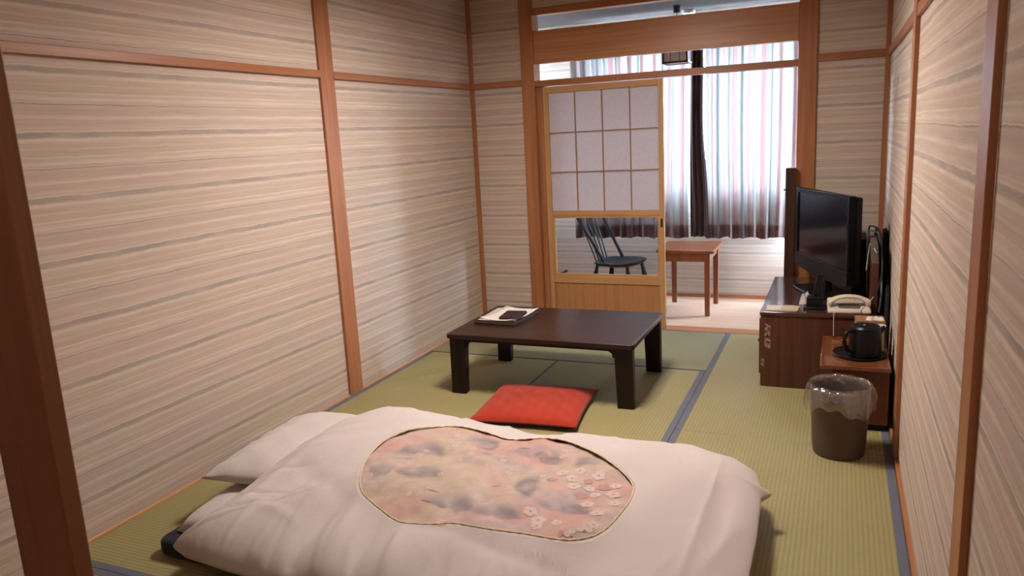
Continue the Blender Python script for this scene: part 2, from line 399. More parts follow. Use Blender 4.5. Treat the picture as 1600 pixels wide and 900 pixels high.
# left wall, three wallpapered fields in one wall
bm = NB(); box(bm, (-.11, -5.75, -.06), (-.012, .06, CH)); struct('wall_left', bm, M['paper'])
bm = NB(); box(bm, (WR, -5.75, -.06), (WR+.1, .06, CH)); struct('wall_right', bm, M['paper'])
# back wall: narrow fields on both sides and the field over the opening
bm = NB(); box(bm, (-.012, .012, -.06), (.40, .10, CH)); box(bm, (2.25, .012, -.06), (WR, .10, CH)); box(bm, (.40, .012, 2.165), (2.25, .10, CH))
struct('wall_back', bm, M['paper'])
# entry space behind the posts
bm = NB(); box(bm, (-.11, -5.85, -.06), (WR+.1, -5.75, CH)); struct('wall_entry', bm, M['paper'])
bm = NB(); box(bm, (-.11, -5.85, CH), (WR+.1, .10, CH+.06)); struct('ceiling', bm, M['ceil_wood'])
# uprights
sx('trim_1', (-.012, -1.735, 0), (.004, -1.620, CH), M['post_z'])
sx('trim_2', (-.012, -.010, 0), (.016, .012, CH), M['post_z'])
sx('trim_3', (.384, -.006, 0), (.478, .112, CH), M['post_z'], .003)
sx('trim_4', (.478, .030, 0), (.524, .112, 1.66), M['post_z'])
sx('trim_5', (2.162, -.006, 0), (2.268, .112, CH), M['post_z'], .003)
sx('trim_6', (2.628, -.010, 0), (WR, .012, CH), M['post_z'])
sx('trim_7', (2.638, -1.835, 0), (WR, -1.735, CH), M['post_z'])
sx('trim_8', (2.640, -3.460, 0), (WR, -3.352, CH), M['post_z'])
bm = NB(); box(bm, (.937, -4.12, -.002), (1.092, -4.08, CH)); struct('trim_9', bm, M['entry'], bev=.004)
sx('trim_10', (-.012, -3.475, 1.80), (2.64, -3.445, CH), M['post_x'])
# picture rails
sx('trim_11', (-.012, -3.44, 1.676), (.006, -1.735, 1.712), M['post_y'])
sx('trim_12', (-.012, -1.620, 1.676), (.006, -.010, 1.712), M['post_y'])
sx('trim_13', (.016, -.006, 1.676), (.384, .012, 1.714), M['post_x'])
sx('trim_14', (2.268, -.006, 1.680), (2.628, .012, 1.722), M['post_x'])
sx('trim_15', (2.642, -1.735, 1.680), (WR, -.010, 1.722), M['post_y'])
sx('trim_16', (2.642, -3.352, 1.680), (WR, -1.835, 1.722), M['post_y'])
# opening: upper rail, wide board, door head
sx('trim_17', (.478, .000, 2.126), (2.162, .075, 2.171), M['post_x'])
sx('trim_18', (.478, .004, 1.812), (2.162, .060, 2.026), M['board_x'], .003)
sx('trim_19', (.478, -.004, 1.662), (2.162, .090, 1.702), M['post_x'], .003)
sx('trim_20', (.478, -.004, -.05), (2.162, .112, .002), M['post_x'])
# baseboards
sx('baseboard_left', (-.012, -5.74, -.05), (-.001, -1.735, .007), M['base_y'], .001)
sx('baseboard_left_far', (-.012, -1.620, -.05), (-.001, -.010, .007), M['base_y'], .001)
sx('baseboard_right', (2.641, -3.352, -.05), (WR, -1.835, .018), M['post_y'], .001)
sx('baseboard_right_far', (2.641, -1.735, -.05), (WR, -.010, .018), M['post_y'], .001)
sx('baseboard_back', (.016, .000, -.05), (.384, .012, .02), M['post_x'], .001)

# veranda beyond the opening
EX0, EX1, EY, EC = -.42, 2.36, 1.07, 2.19
WX0, WX1, WZ0, WZ1 = .50, 2.16, .845, 2.07
bm = NB(); box(bm, (EX0, .112, -.06), (EX1, EY, .0)); struct('floor_veranda', bm, M['engfloor'])
bm = NB(); box(bm, (EX0-.1, .10, EC), (EX1+.1, EY+.1, EC+.05)); struct('ceiling_veranda', bm, M['ceil'])
bm = NB()
box(bm, (EX0, EY, -.06), (EX1, EY+.09, WZ0)); box(bm, (EX0, EY, WZ1), (EX1, EY+.09, EC))
box(bm, (EX0, EY, WZ0), (WX0, EY+.09, WZ1)); box(bm, (WX1, EY, WZ0), (EX1, EY+.09, WZ1))
struct('wall_veranda_back', bm, M['paper'])
SW = (.72, .98, .40, 2.02); TW = (.50, 1.0, 1.30, 2.10)   # unseen side windows, added to light the veranda: y0 y1 z0 z1
bm = NB()
box(bm, (EX1, .10, -.06), (EX1+.09, EY+.09, SW[2])); box(bm, (EX1, .10, SW[3]), (EX1+.09, EY+.09, EC))
box(bm, (EX1, .10, SW[2]), (EX1+.09, SW[0], SW[3])); box(bm, (EX1, SW[1], SW[2]), (EX1+.09, EY+.09, SW[3]))
struct('wall_veranda_right', bm, M['paper'])
bm = NB()
box(bm, (EX0-.09, .10, -.06), (EX0, EY+.09, TW[2])); box(bm, (EX0-.09, .10, TW[3]), (EX0, EY+.09, EC))
box(bm, (EX0-.09, .10, TW[2]), (EX0, TW[0], TW[3])); box(bm, (EX0-.09, TW[1], TW[2]), (EX0, EY+.09, TW[3]))
struct('wall_veranda_left', bm, M['paper'])
bm = NB(); box(bm, (EX0, .06, -.06), (-.11, .10, CH)); box(bm, (EX0-.09, .06, EC), (-.11, .10, CH+.06)); box(bm, (-.11, .06, -.06), (-.012, .10, CH)); struct('wall_veranda_front', bm, M['paper'])
sx('baseboard_veranda', (EX0, EY-.012, 0), (EX1, EY, .028), M['post_x'], .001)
def window(name, a, b, axis, side=1):
    bm = NB(); w = .035
    if axis == 'y':
        (x0, z0), (x1, z1), y = a, b, EY+.02
        for p, q in (((x0, z0), (x1, z0+w)), ((x0, z1-w), (x1, z1)), ((x0, z0+w), (x0+w, z1-w)), ((x1-w, z0+w), (x1, z1-w)), (((x0+x1)/2-.02, z0+w), ((x0+x1)/2+.02, z1-w))):
            box(bm, (p[0], y, p[1]), (q[0], y+.04, q[1]))
        o = struct(name, bm, M['alu'], bev=.002)
        g = NB(); box(g, (x0+w, y+.018, z0+w), (x1-w, y+.022, z1-w)); obj('window_pane', g, M['glass'], o)
    else:
        (y0, z0), (y1, z1), x = a, b, EX1+.02 if side > 0 else EX0-.06
        for p, q in (((y0, z0), (y1, z0+w)), ((y0, z1-w), (y1, z1)), ((y0, z0+w), (y0+w, z1-w)), ((y1-w, z0+w), (y1, z1-w))):
            box(bm, (x, p[0], p[1]), (x+.04, q[0], q[1]))
        o = struct(name, bm, M['alu'], bev=.002)
        g = NB(); box(g, (x+.018, y0+w, z0+w), (x+.022, y1-w, z1-w)); obj('window_pane', g, M['glass'], o)
window('window_1', (WX0, WZ0), (WX1, WZ1), 'y')
window('added_window_right', (SW[0], SW[2]), (SW[1], SW[3]), 'x')  # unseen window added to brighten the wall below the curtain
window('added_window_left', (TW[0], TW[2]), (TW[1], TW[3]), 'x', -1)  # unseen high window added to brighten the left wall strip

# ================================================================ TATAMI
def mat(x0, y0, x1, y1, along, label, m, heri=True, hm='heri', ws=(.030, .030)):
    t = thing('tatami_mat', label, 'tatami mat', ((x0+x1)/2, (y0+y1)/2, -.055), 0, 'tatami mats on the floor')
    cx, cy = (x0+x1)/2, (y0+y1)/2; g = .0012; w = .030
    X0, X1, Y0, Y1 = x0-cx+g, x1-cx-g, y0-cy+g, y1-cy-g
    bm = NB(); box(bm, (X0, Y0, 0), (X1, Y1, .0545)); s = obj('woven_surface', bm, M[m], t, .002)
    for k in (0, 1):
        bm = NB(); w = ws[k]
        if along == 'y':
            a = X0-.0003 if k == 0 else X1-w
            box(bm, (a, Y0, .002), (a+w+.0003, Y1, .0556))
        else:
            a = Y0-.0003 if k == 0 else Y1-w
            box(bm, (X0, a, .002), (X1, a+w+.0003, .0556))
        obj('cloth_border', bm, M[hm], t, .001)
    return t
mat(0, -.848, 1.755, -.004, 'x', 'tatami mat, greyed in colour for viewing angle and table shade, lying across in front of the paper door', 'tat_g', hm='heri_d', ws=(.012, .012))
mat(0, -2.60, .878, -.848, 'y', 'long tatami mat along the left wall under the left half of the low table', 'tat_y', ws=(.030, .006))
mat(.878, -2.60, 1.755, -.848, 'y', 'middle tatami mat under the red cushion and right half of the low table', 'tat_y', ws=(.006, .030))
mat(1.755, -1.728, 2.641, -.004, 'y', 'tatami mat under the television cabinet at the right', 'tat_y')
mat(1.755, -3.44, 2.641, -1.728, 'y', 'tatami mat along the right wall between waste bin and bedding foot', 'tat_y')
mat(0, -3.44, 1.755, -2.60, 'x', 'tatami mat lying crosswise beneath the futon by the left wall', 'tat_x')
mat(0, -4.07, 1.30, -3.44, 'x', 'nearest tatami mat at the bottom left beside the shaded entry post', 'tat_x')
mat(1.30, -4.07, 2.641, -3.44, 'x', 'nearest tatami mat at the foot of the thick right post', 'tat_x')

# ================================================================ SHOJI DOOR
DY0, DY1 = .012, .042
d = thing('shoji_door', 'sliding paper screen door with pale wood frame, glass pane and wooden lower panel', 'sliding door', (.94, .027, .002))
def dbox(name, x0, z0, x1, z1, mt, y0=DY0, y1=DY1, bev=.0015, parent=d):
    bm = NB(); box(bm, (x0-.94, y0-.027, z0-.002), (x1-.94, y1-.027, z1-.002)); return obj(name, bm, mt, parent, bev)
dx0, dx1 = .528, 1.350
dbox('stile', dx0, .004, dx0+.034, 1.656, M['shoji_z']); rs = dbox('stile', dx1-.032, .004, dx1, 1.656, M['shoji_z'])
dbox('rail', dx0+.034, 1.615, dx1-.032, 1.656, M['shoji_x'])
dbox('rail', dx0+.034, .775, dx1-.032, .812, M['shoji_x'], DY0+.002)
dbox('rail', dx0+.034, .302, dx1-.032, .352, M['shoji_x'], DY0+.002)
dbox('rail', dx0+.034, .004, dx1-.032, .060, M['shoji_x'], DY0+.002)
dbox('lower_panel', dx0+.034, .060, dx1-.032, .302, M['shoji_p'], DY0+.012, DY1-.008)
dbox('paper', dx0+.034, .812, dx1-.032, 1.615, M['shoji'], .030, .0306, 0)
bm = NB(); px0, px1, pz0, pz1 = dx0+.034, dx1-.032, .812, 1.615
for k in (1, 2, 3):
    xx = px0+(px1-px0)*k/4; box(bm, (xx-.0035-.94, .018-.027, pz0-.002), (xx+.0035-.94, .0298-.027, pz1-.002))
for k in (1, 2):
    zz = pz0+(pz1-pz0)*k/3; box(bm, (px0-.94, .0175-.027, zz-.0035-.002), (px1-.94, .0296-.027, zz+.0035-.002))
obj('lattice', bm, M['kumiko'], d)
# glass with rounded inner frame
bm = NB(); outer = [(px0, .352), (px1, .352), (px1, .775), (px0, .775)]
inner = rrect(px0+.014, .368, px1-.014, .762, .014, 5)
def ring_plate(bm, x0, z0, x1, z1, inner, y0, y1):
    n = len(inner); cxm, czm = (x0+x1)/2, (z0+z1)/2; out = []
    for (x, z) in inner:
        dx, dz = x-cxm, z-czm; k = min((x1-cxm)/abs(dx) if dx else 1e9, (z1-czm)/abs(dz) if dz else 1e9)
        out.append((cxm+dx*k, czm+dz*k))
    def V(p, y): return bm.verts.new((p[0]-.94, y-.027, p[1]-.002))
    A = [V(p, y0) for p in inner]; B = [V(p, y0) for p in out]; A2 = [V(p, y1) for p in inner]; B2 = [V(p, y1) for p in out]
    for i in range(n):
        j = (i+1) % n
        bm.faces.new((A[i], A[j], B[j], B[i])); bm.faces.new((A2[i], B2[i], B2[j], A2[j])); bm.faces.new((A[i], A2[i], A2[j], A[j]))
ring_plate(bm, px0, .352, px1, .775, inner, DY0+.008, DY1-.006)
obj('glass_surround', bm, M['shoji_x'], d)
dbox('glass_pane', px0+.012, .366, px1-.012, .764, M['glass'], .026, .029, 0)
bm = NB(); prism(bm, rrect(-.007, -.029, .007, .029, .004, 4), -.0015, .0015)
for v in bm.verts: v.co = Vector((v.co.x+dx1-.017-.94, DY0-.001-.027+v.co.z*.6, v.co.y+.725))
obj('finger_pull', bm, M['blackm'], d)

# ================================================================ CURTAINS, LANTERN, DETECTOR
def curtain(name, label, x0, x1, z0, z1, y, folds, seed, amp=.042):
    rnd = random.Random(seed); t = thing(name, label, 'curtain', ((x0+x1)/2, y, z0), 0, 'halves of the veranda curtain'); cx = (x0+x1)/2
    NX, NZ = int((x1-x0)*190), 26
    ph = [rnd.uniform(0, 6.28) for _ in range(5)]
    def yy(s, v):
        a = amp*(.75+.25*math.sin(3*s+ph[0]))*(1-.25*v)
        return a*math.sin(folds*2*PI*s+1.3*math.sin(7*s+ph[1])+.25*math.sin(4*v+ph[2])) + .35*a*math.sin(folds*4.4*PI*s+ph[3]+.4*v)
    def sheet(zb, zt, off, nz):
        bm = NB(); uvl = bm.loops.layers.uv.new('UVMap'); g = []; us = []
        L = 0; prev = None
        for i in range(NX+1):
            s = i/NX; p = Vector(((x1-x0)*s, yy(s, .3)))
            if prev is not None: L += (p-prev).length
            prev = p; us.append(L)
        for j in range(nz+1):
            row = []; z = zb+(zt-zb)*j/nz; v = (z-z0)/(z1-z0)
            for i in range(NX+1):
                s = i/NX; zz = z + (.006*math.sin(folds*2*PI*s*.5+ph[4])+.004*math.sin(folds*2*PI*s+ph[1]) if j == 0 else 0)
                row.append(bm.verts.new((x0-cx+(x1-x0)*s+.012*math.sin(3*v+ph[0])*(math.sin(6*s)), yy(s, v)+off, zz-z0)))
            g.append(row)
        for j in range(nz):
            for i in range(NX):
                f = bm.faces.new((g[j][i], g[j][i+1], g[j+1][i+1], g[j+1][i]))
                for lp, uq in zip(f.loops, (us[i], us[i+1], us[i+1], us[i])): lp[uvl].uv = (uq, 0)
        return bm
    obj('fabric', sheet(z0, z1, 0, NZ), M['curtain'], t, smooth=True)
    obj('bounce_lining', sheet(z0+.012, z1-.005, .007, NZ), M['bounce_lining'], t, smooth=True)  # added white backing that bounces daylight onto the wall below the hem
    obj('hem', sheet(z0+.001, z0+.10, -.003, 4), M['curtain'], t, smooth=True)
    return t
cl = curtain('curtain', 'left half of the striped pink and grey curtain, behind the paper door', .43, 1.352, .498, 2.09, .925, 9, 3)
cr_ = curtain('curtain', 'right half of the striped pink and grey curtain above the low veranda table', 1.475, 2.24, .498, 2.09, .925, 8, 11)
# dark leading folds where the halves meet
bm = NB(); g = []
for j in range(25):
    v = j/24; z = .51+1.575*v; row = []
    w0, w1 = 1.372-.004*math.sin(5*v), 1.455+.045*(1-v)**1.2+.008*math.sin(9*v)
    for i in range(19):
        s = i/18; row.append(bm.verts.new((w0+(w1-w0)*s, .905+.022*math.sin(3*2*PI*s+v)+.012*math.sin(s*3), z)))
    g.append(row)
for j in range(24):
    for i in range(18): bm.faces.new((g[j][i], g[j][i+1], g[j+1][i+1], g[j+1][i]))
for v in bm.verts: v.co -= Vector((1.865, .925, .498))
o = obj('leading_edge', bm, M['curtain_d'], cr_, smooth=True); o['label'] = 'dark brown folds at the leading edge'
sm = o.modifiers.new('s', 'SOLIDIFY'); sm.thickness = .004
t = thing('curtain_rail', 'curtain rail above the veranda window', 'curtain rail', (1.35, .93, 2.085))
bm = NB(); box(bm, (-.95, -.012, .012), (.95, .012, .035)); obj('track', bm, M['alu'], t, .003)
for k in (-.9, 0, .9):
    bm = NB(); box(bm, (k-.012, -.010, .035), (k+.012, .14, .055)); obj('bracket', bm, M['alu'], t, .002)

t = thing('pendant_lantern', 'dark framed square paper lantern hanging in the veranda', 'lamp', (1.31, .70, 1.79))
bm = NB(); a, b2, h = .092, .085, .19; w = .013
for zz in (0, h-w):
    box(bm, (-a, -b2, zz), (a, -b2+w, zz+w)); box(bm, (-a, b2-w, zz), (a, b2, zz+w)); box(bm, (-a, -b2, zz), (-a+w, b2, zz+w)); box(bm, (a-w, -b2, zz), (a, b2, zz+w))
for xx in (-a, a-w):
    for yy in (-b2, b2-w): box(bm, (xx, yy, w), (xx+w, yy+w, h-w))
for xx in (-.031, .031):
    for yy in (-b2+.003, b2-.006): box(bm, (xx-.0018, yy, w), (xx+.0018, yy+.003, h-w))
for yy in (-.028, .028):
    for xx in (-a+.003, a-.006): box(bm, (xx, yy-.0018, w), (xx+.003, yy+.0018, h-w))
for xx in (-a+.003, a-.006): box(bm, (xx, -b2+w, h/2-.002), (xx+.003, b2-w, h/2+.002))
obj('frame', bm, M['dark_z'], t, .001)
bm = NB(); box(bm, (-a+.007, -b2+.007, .006), (a-.007, b2-.007, h-.006)); obj('paper_shade', bm, M['washi'], t)
bm = NB(); tube(bm, [(0, 0, h-.006), (0, 0, .352)], .0028, 8); obj('cord', bm, M['cable'], t)
bm = NB(); lathe(bm, [(.020, .350), (.024, .353), (.024, .395), (.030, .400)], seg=24); obj('ceiling_rose', bm, M['blackm'], t, smooth='auto')
bm = NB(); tube(bm, smoothcurve([(.06, .02, .004), (.085, -.02, -.004), (.094, -.03, -.03), (.094, -.03, -.13)]), .0016, 6); obj('pull_string', bm, M['cablew'], t)
t = thing('smoke_detector', 'round white smoke detector on the veranda ceiling', 'smoke detector', (1.345, .975, 2.19))
bm = NB(); lathe(bm, [(.050, 0), (.052, -.012), (.047, -.026), (.030, -.034)], seg=36); obj('housing', bm, M['det'], t, smooth='auto')
bm = NB(); lathe(bm, [(.028, -.034), (.024, -.042)], seg=24); obj('sensor_cap', bm, M['det'], t, smooth='auto')

# ================================================================ VERANDA TABLE AND CHAIR
t = thing('side_table', 'small square chestnut brown wooden table on the veranda floor', 'table', (1.405, .645, 0))
bm = NB(); prism(bm, rrect(-.208, -.235, .208, .235, .03, 5), .455, .482); obj('tabletop', bm, M['engtable'], t, .006, seg=3)
for xs in (-1, 1):
    for ys in (-1, 1):
        bm = NB(); x, y = xs*.158, ys*.205; w = .020
        v = box(bm, (x-w, y-w, 0), (x+w, y+w, .455))
        for q in v[:4]: q.co.x = x+(q.co.x-x)*.85; q.co.y = y+(q.co.y-y)*.85
        obj('leg', bm, M['engtable'], t, .003)
for ys in (-1, 1):
    bm = NB(); box(bm, (-.138, ys*.205-.009, .395), (.138, ys*.205+.009, .455)); obj('apron', bm, M['engtable'], t, .002)
for xs in (-1, 1):
    bm = NB(); box(bm, (xs*.158-.009, -.185, .395), (xs*.158+.009, .185, .455)); obj('apron', bm, M['engtable'], t, .002)

t = thing('spindle_back_chair', 'black spindle-back wooden chair seen through the glass of the paper door', 'chair', (.885, .575, 0), math.radians(-12))
bm = NB(); NA = 40; rings = []
def seatr(a):  # saddle seat, front at +x
    c, s = math.cos(a), math.sin(a); return .185*abs(1/ (abs(c)**3.2+abs(s)**3.2)**(1/3.2))*(1.0 if c > 0 else .93)
for kr, zt in ((0, .368), (.35, .366), (.7, .370), (.92, .378), (1.0, .372), (1.0, .360), (.90, .345), (0, .345)):
    rings.append([bm.verts.new((kr*seatr(2*PI*i/NA)*math.cos(2*PI*i/NA), kr*seatr(2*PI*i/NA)*math.sin(2*PI*i/NA), zt+.008*max(0, math.cos(2*PI*i/NA))*kr)) for i in range(NA)])
for a, b in zip(rings, rings[1:]):
    for i in range(NA): bm.faces.new((a[i], a[(i+1) % NA], b[(i+1) % NA], b[i]))
bmesh.ops.remove_doubles(bm, verts=bm.verts, dist=1e-5)
obj('seat', bm, M['chair'], t, smooth=True)
for xs, ys in ((1, 1), (1, -1), (-1, 1), (-1, -1)):
    bm = NB(); p0 = Vector((xs*.125, ys*.12, .350)); p1 = Vector((xs*.185, ys*.17, 0.002))
    pts = [p0.lerp(p1, k/10) for k in range(11)]; rad = [.012, .014, .017, .019, .019, .014, .017, .018, .016, .013, .011]
    tube(bm, pts, rad, 12); obj('leg', bm, M['chair'], t, smooth='auto')
bm = NB(); tube(bm, [(-.15, .143, .17), (0, .143, .17), (.15, .143, .17)], [.008, .012, .008], 10); tube(bm, [(-.15, -.143, .17), (0, -.143, .17), (.15, -.143, .17)], [.008, .012, .008], 10)
tube(bm, [(0, -.143, .17), (0, 0, .17), (0, .143, .17)], [.008, .012, .008], 10); obj('stretcher', bm, M['chair'], t, smooth='auto')
top = lambda s: Vector((-.30-.02*math.cos(s*PI/2), s*.19, .80))
for s in (-1, 1):
    bm = NB(); tube(bm, [Vector((-.045, s*.145, .366)), Vector((-.06, s*.148, .395)), top(s)], [.013, .013, .010], 10); obj('back_post', bm, M['chair'], t, smooth='auto')
for k in range(5):
    s = -.66+k*.33; bm = NB(); tube(bm, [Vector((-.150, s*.13, .362)), Vector((-.19, s*.145, .48)), top(s)], [.0060, .0065, .0042], 8); obj('spindle', bm, M['chair'], t, smooth='auto')
bm = NB(); g = []
for i in range(17):
    s = -1.12+2.24*i/16; c = top(s); th = .009
    g.append([bm.verts.new((c.x-th, c.y, .785)), bm.verts.new((c.x+th, c.y, .785)), bm.verts.new((c.x+th-.012, c.y, .785+.085*(1-.35*s*s))), bm.verts.new((c.x-th-.012, c.y, .785+.085*(1-.35*s*s)))])
for a, b in zip(g, g[1:]):
    for k in range(4): bm.faces.new((a[k], a[(k+1) % 4], b[(k+1) % 4], b[k]))
bm.faces.new(g[0]); bm.faces.new(g[-1][::-1]); obj('crest_rail', bm, M['chair'], t, .003)
# small wooden rail on the veranda wall by the chair
bm = NB(); box(bm, (-.05, -.02, -.009), (.05, 0, .009)); box(bm, (-.045, -.006, .004), (-.03, 0, .016)); box(bm, (.03, -.006, .004), (.045, 0, .016))
o = obj('wall_peg_rail', bm, M['dark_z'], None, .002); o.location = (.245, EY, .17); o.rotation_euler = (0, math.radians(-22), 0)
tag(o, 'short brown slanting strip low on the veranda wall left of the black chair', 'wooden strip')

# ================================================================ LOW TABLE
t = thing('low_table', 'large dark brown low table with wide legs on the tatami', 'table', (1.022, -1.217, 0))
TX, TY = .508, .343
bm = NB(); prism(bm, rrect(-TX, -TY, TX, TY, .018, 5), .306, .332); obj('tabletop', bm, M['tabledark'], t, .005, seg=3)
bm = NB()
box(bm, (-TX+.03, -TY+.03, .286), (TX-.03, -TY+.048, .306)); box(bm, (-TX+.03, TY-.048, .286), (TX-.03, TY-.03, .306))
box(bm, (-TX+.03, -TY+.048, .286), (-TX+.048, TY-.048, .306)); box(bm, (TX-.048, -TY+.048, .286), (TX-.03, TY-.048, .306))
obj('apron', bm, M['tableleg'], t, .002)
for xs in (-1, 1):
    for ys in (-1, 1):
        bm = NB(); x0 = xs*(TX-.012); x1 = xs*(TX-.104); y0 = ys*(TY-.016); y1 = ys*(TY-.062)
        v = box(bm, (min(x0, x1), min(y0, y1), 0), (max(x0, x1), max(y0, y1), .306))
        for q in v[:4]: q.co.x = q.co.x + xs*.004 if abs(q.co.x) > TX-.05 else q.co.x + xs*.012
        lg = obj('leg', bm, M['tableleg'], t, .004)
        bm = NB(); xi = x1; poly = [(0, 0), (.038, 0), (.030, -.018), (.012, -.030), (.008, -.050), (0, -.052)]
        A = [bm.verts.new((xi-xs*p[0]*1, y0-ys*.008, .306+p[1])) for p in poly]; B = [bm.verts.new((xi-xs*p[0], y0-ys*.026, .306+p[1])) for p in poly]
        bm.faces.new(A); bm.faces.new(B[::-1])
        for i in range(len(poly)): bm.faces.new((A[i], B[i], B[(i+1) % len(poly)], A[(i+1) % len(poly)]))
        obj('corner_bracket', bm, M['tableleg'], lg, .001)
# folder, papers, wallet on the table
t = thing('document_folder', 'dark folder lying under the papers on the low table', 'folder', (.700, -1.165, .332), math.radians(-3))
bm = NB(); prism(bm, rrect(-.125, -.165, .125, .165, .006, 3), .0003, .008); obj('cover', bm, M['leather'], t, .001)
bm = NB(); prism(bm, rrect(-.120, -.160, .120, .160, .004, 3), .008, .014); obj('inner_sheets', bm, M['buff'], t)
bm = NB(); prism(bm, rrect(-.125, -.165, .125, .165, .006, 3), .014, .018); obj('cover', bm, M['leather'], t, .001)
def sheet_of_paper(x, y, z, rz, w, h, label, curl=.006, mt='white', seed=0):
    bm = NB(); g = []; r = random.Random(seed)
    for j in range(11):
        row = []
        for i in range(9):
            u, v = i/8-.5, j/10-.5
            row.append(bm.verts.new((u*w, v*h, curl*((abs(u)*2)**3*(abs(v)*2)**2)+.0006)))
        g.append(row)
    for j in range(10):
        for i in range(8): bm.faces.new((g[j][i], g[j][i+1], g[j+1][i+1], g[j+1][i]))
    o = obj('paper_sheet', bm, M[mt], None, smooth=True); o.location = (x, y, z); o.rotation_euler = (0, 0, rz)
    s = o.modifiers.new('s', 'SOLIDIFY'); s.thickness = .0006; s.offset = 1
    tag(o, label, 'paper', 'papers on the low table'); return o
sheet_of_paper(.690, -1.150, .3502, math.radians(2), .222, .300, 'lower white paper sheet on the dark folder, sticking out at the back left', .0005, seed=1)
sheet_of_paper(.712, -1.152, .3516, math.radians(-7), .215, .300, 'topmost white paper sheet under the dark wallet, right corner curled up', .012, seed=2)
t = thing('wallet', 'flat dark brown wallet lying on the papers on the low table', 'wallet', (.752, -1.195, .3530), math.radians(6))
bm = NB(); prism(bm, rrect(-.060, -.088, .060, .088, .014, 5), 0, .006); obj('lower_flap', bm, M['leather'], t, .002)
bm = NB(); prism(bm, rrect(-.060, -.088, .058, .086, .014, 5), .0062, .012); obj('upper_flap', bm, M['leather'], t, .002)

# ================================================================ CUSHION
t = thing('floor_cushion', 'square red floor cushion on the tatami in front of the low table', 'cushion', (1.055, -1.665, 0), math.radians(6))
N = 44; bm = NB(); hs = .262
def cush(u, v):
    e = max(abs(u), abs(v)); k = (1-abs(u)**3.2)*(1-abs(v)**3.2)
    pinch = 1-.045*(1-abs(u)**2)*abs(v)**4
    pinx = 1-.045*(1-abs(v)**2)*abs(u)**4
    return u*hs*pinx, v*hs*pinch, k
for side in (1, -1):
    g = []
    for j in range(N+1):
        row = []
        for i in range(N+1):
            u, v = -1+2*i/N, -1+2*j/N; x, y, k = cush(u, v)
            z = .026+side*(.043 if side > 0 else .0245)*(max(0, k)**.42)
            if side > 0:
                z += (.0022*math.sin(14*u+5*v)*math.sin(9*v)+.0015*math.sin(31*u+3*v))*min(1, k*2)-.004*math.exp(-(u*u+v*v)/.02)
            row.append(bm.verts.new((x, y, z)))
        g.append(row)
    for j in range(N):
        for i in range(N): bm.faces.new((g[j][i], g[j][i+1], g[j+1][i+1], g[j+1][i]) if side > 0 else (g[j][i], g[j+1][i], g[j+1][i+1], g[j][i+1]))
    if side > 0: obj('top_cover', bm, M['red'], t, smooth=True)
    else: o = obj('underside', bm, M['redd'], t, smooth=True); o['label'] = 'dark red underside'
    bm = NB()
bm.free(); bm = NB()
pp = []
for k in range(80):
    s = k/80*4; e = int(s); f = -1+2*(s-e); u, v = ((f, -1), (1, f), (-f, 1), (-1, -f))[e]; x, y, _ = cush(u, v); pp.append((x, y, .026))
pp.append(pp[0]); tube(bm, pp, .0035, 6, cap=False); obj('seam', bm, M['redd'], t, smooth=True)
# ================================================================ FUTON
t = thing('futon_mattress', 'navy blue futon mattress on the tatami beneath the white bedding', 'mattress', (1.24, -2.86, 0))
bm = NB(); prism(bm, rrect(-.935, -.455, .925, .475, .045, 8), .001, .058); obj('lower_pad', bm, M['navy'], t, .016, seg=4)
bm = NB(); box(bm, (-.9375, -.375, .022), (-.9355, -.345, .028)); o = obj('care_label', bm, M['cablew'], t); o['label'] = 'tiny pale tag on the corner'
t = thing('sheeted_pad', 'thick sleeping pad in a white sheet between navy mattress and quilt', 'futon', (1.235, -2.84, .058))
bm = NB(); NI, NJ = 60, 40
g = []
for j in range(NJ+1):
    row = []
    for i in range(NI+1):
        u, v = -1+2*i/NI, -1+2*j/NJ; k = max(0, (1-abs(u)**10)*(1-abs(v)**7))**.35
        row.append(bm.verts.new((u*(.915-.02*abs(v)**6), v*(.425-.015*abs(u)**6), .006+.066*k+.003*math.sin(17*u+4*v)*k)))
    g.append(row)
for j in range(NJ):
    for i in range(NI): bm.faces.new((g[j][i], g[j][i+1], g[j+1][i+1], g[j+1][i]))
per = [g[0][i] for i in range(NI+1)]+[g[j][NI] for j in range(1, NJ+1)]+[g[NJ][i] for i in range(NI-1, -1, -1)]+[g[j][0] for j in range(NJ-1, 0, -1)]
low = [bm.verts.new((v.co.x*.985, v.co.y*.985, .0005)) for v in per]
for i in range(len(per)): bm.faces.new((per[i], per[(i+1) % len(per)], low[(i+1) % len(per)], low[i]))
bm.faces.new(low[::-1]); obj('sheet_cover', bm, M['sheet2'], t, smooth=True)

def pillow(name, label, loc, rz, a, b, h, flat=0):
    t = thing(name, label, 'pillow', loc, rz); N = 36; vs = {}
    bm = NB()
    for side in (1, -1):
        for j in range(N+1):
            for i in range(N+1):
                u, v = -1+2*i/N, -1+2*j/N
                if side < 0 and (i in (0, N) or j in (0, N)): vs[(side, i, j)] = vs[(1, i, j)]; continue
                k = max(0, (1-abs(u)**2.6)*(1-abs(v)**3.2))**.55
                x = u*a*(1-.07*(1-u*u)*abs(v)**3); y = v*b*(1-.05*(1-v*v)*abs(u)**3)
                wr = .003*math.sin(9*u+6*v)*math.sin(7*v-3*u)+.004*math.exp(-((u+.75)/.2)**2)*math.sin(22*v)
                z = .028+side*(h if side > 0 else .026)*k+(wr*min(1, 4*k) if side > 0 else 0)
                vs[(side, i, j)] = bm.verts.new((x, y, z))
        for j in range(N):
            for i in range(N):
                q = [vs[(side, i, j)], vs[(side, i+1, j)], vs[(side, i+1, j+1)], vs[(side, i, j+1)]]
                try: bm.faces.new(q if side > 0 else q[::-1])
                except ValueError: pass
    obj('pillowcase', bm, M['sheet2'], t, smooth=True); return t
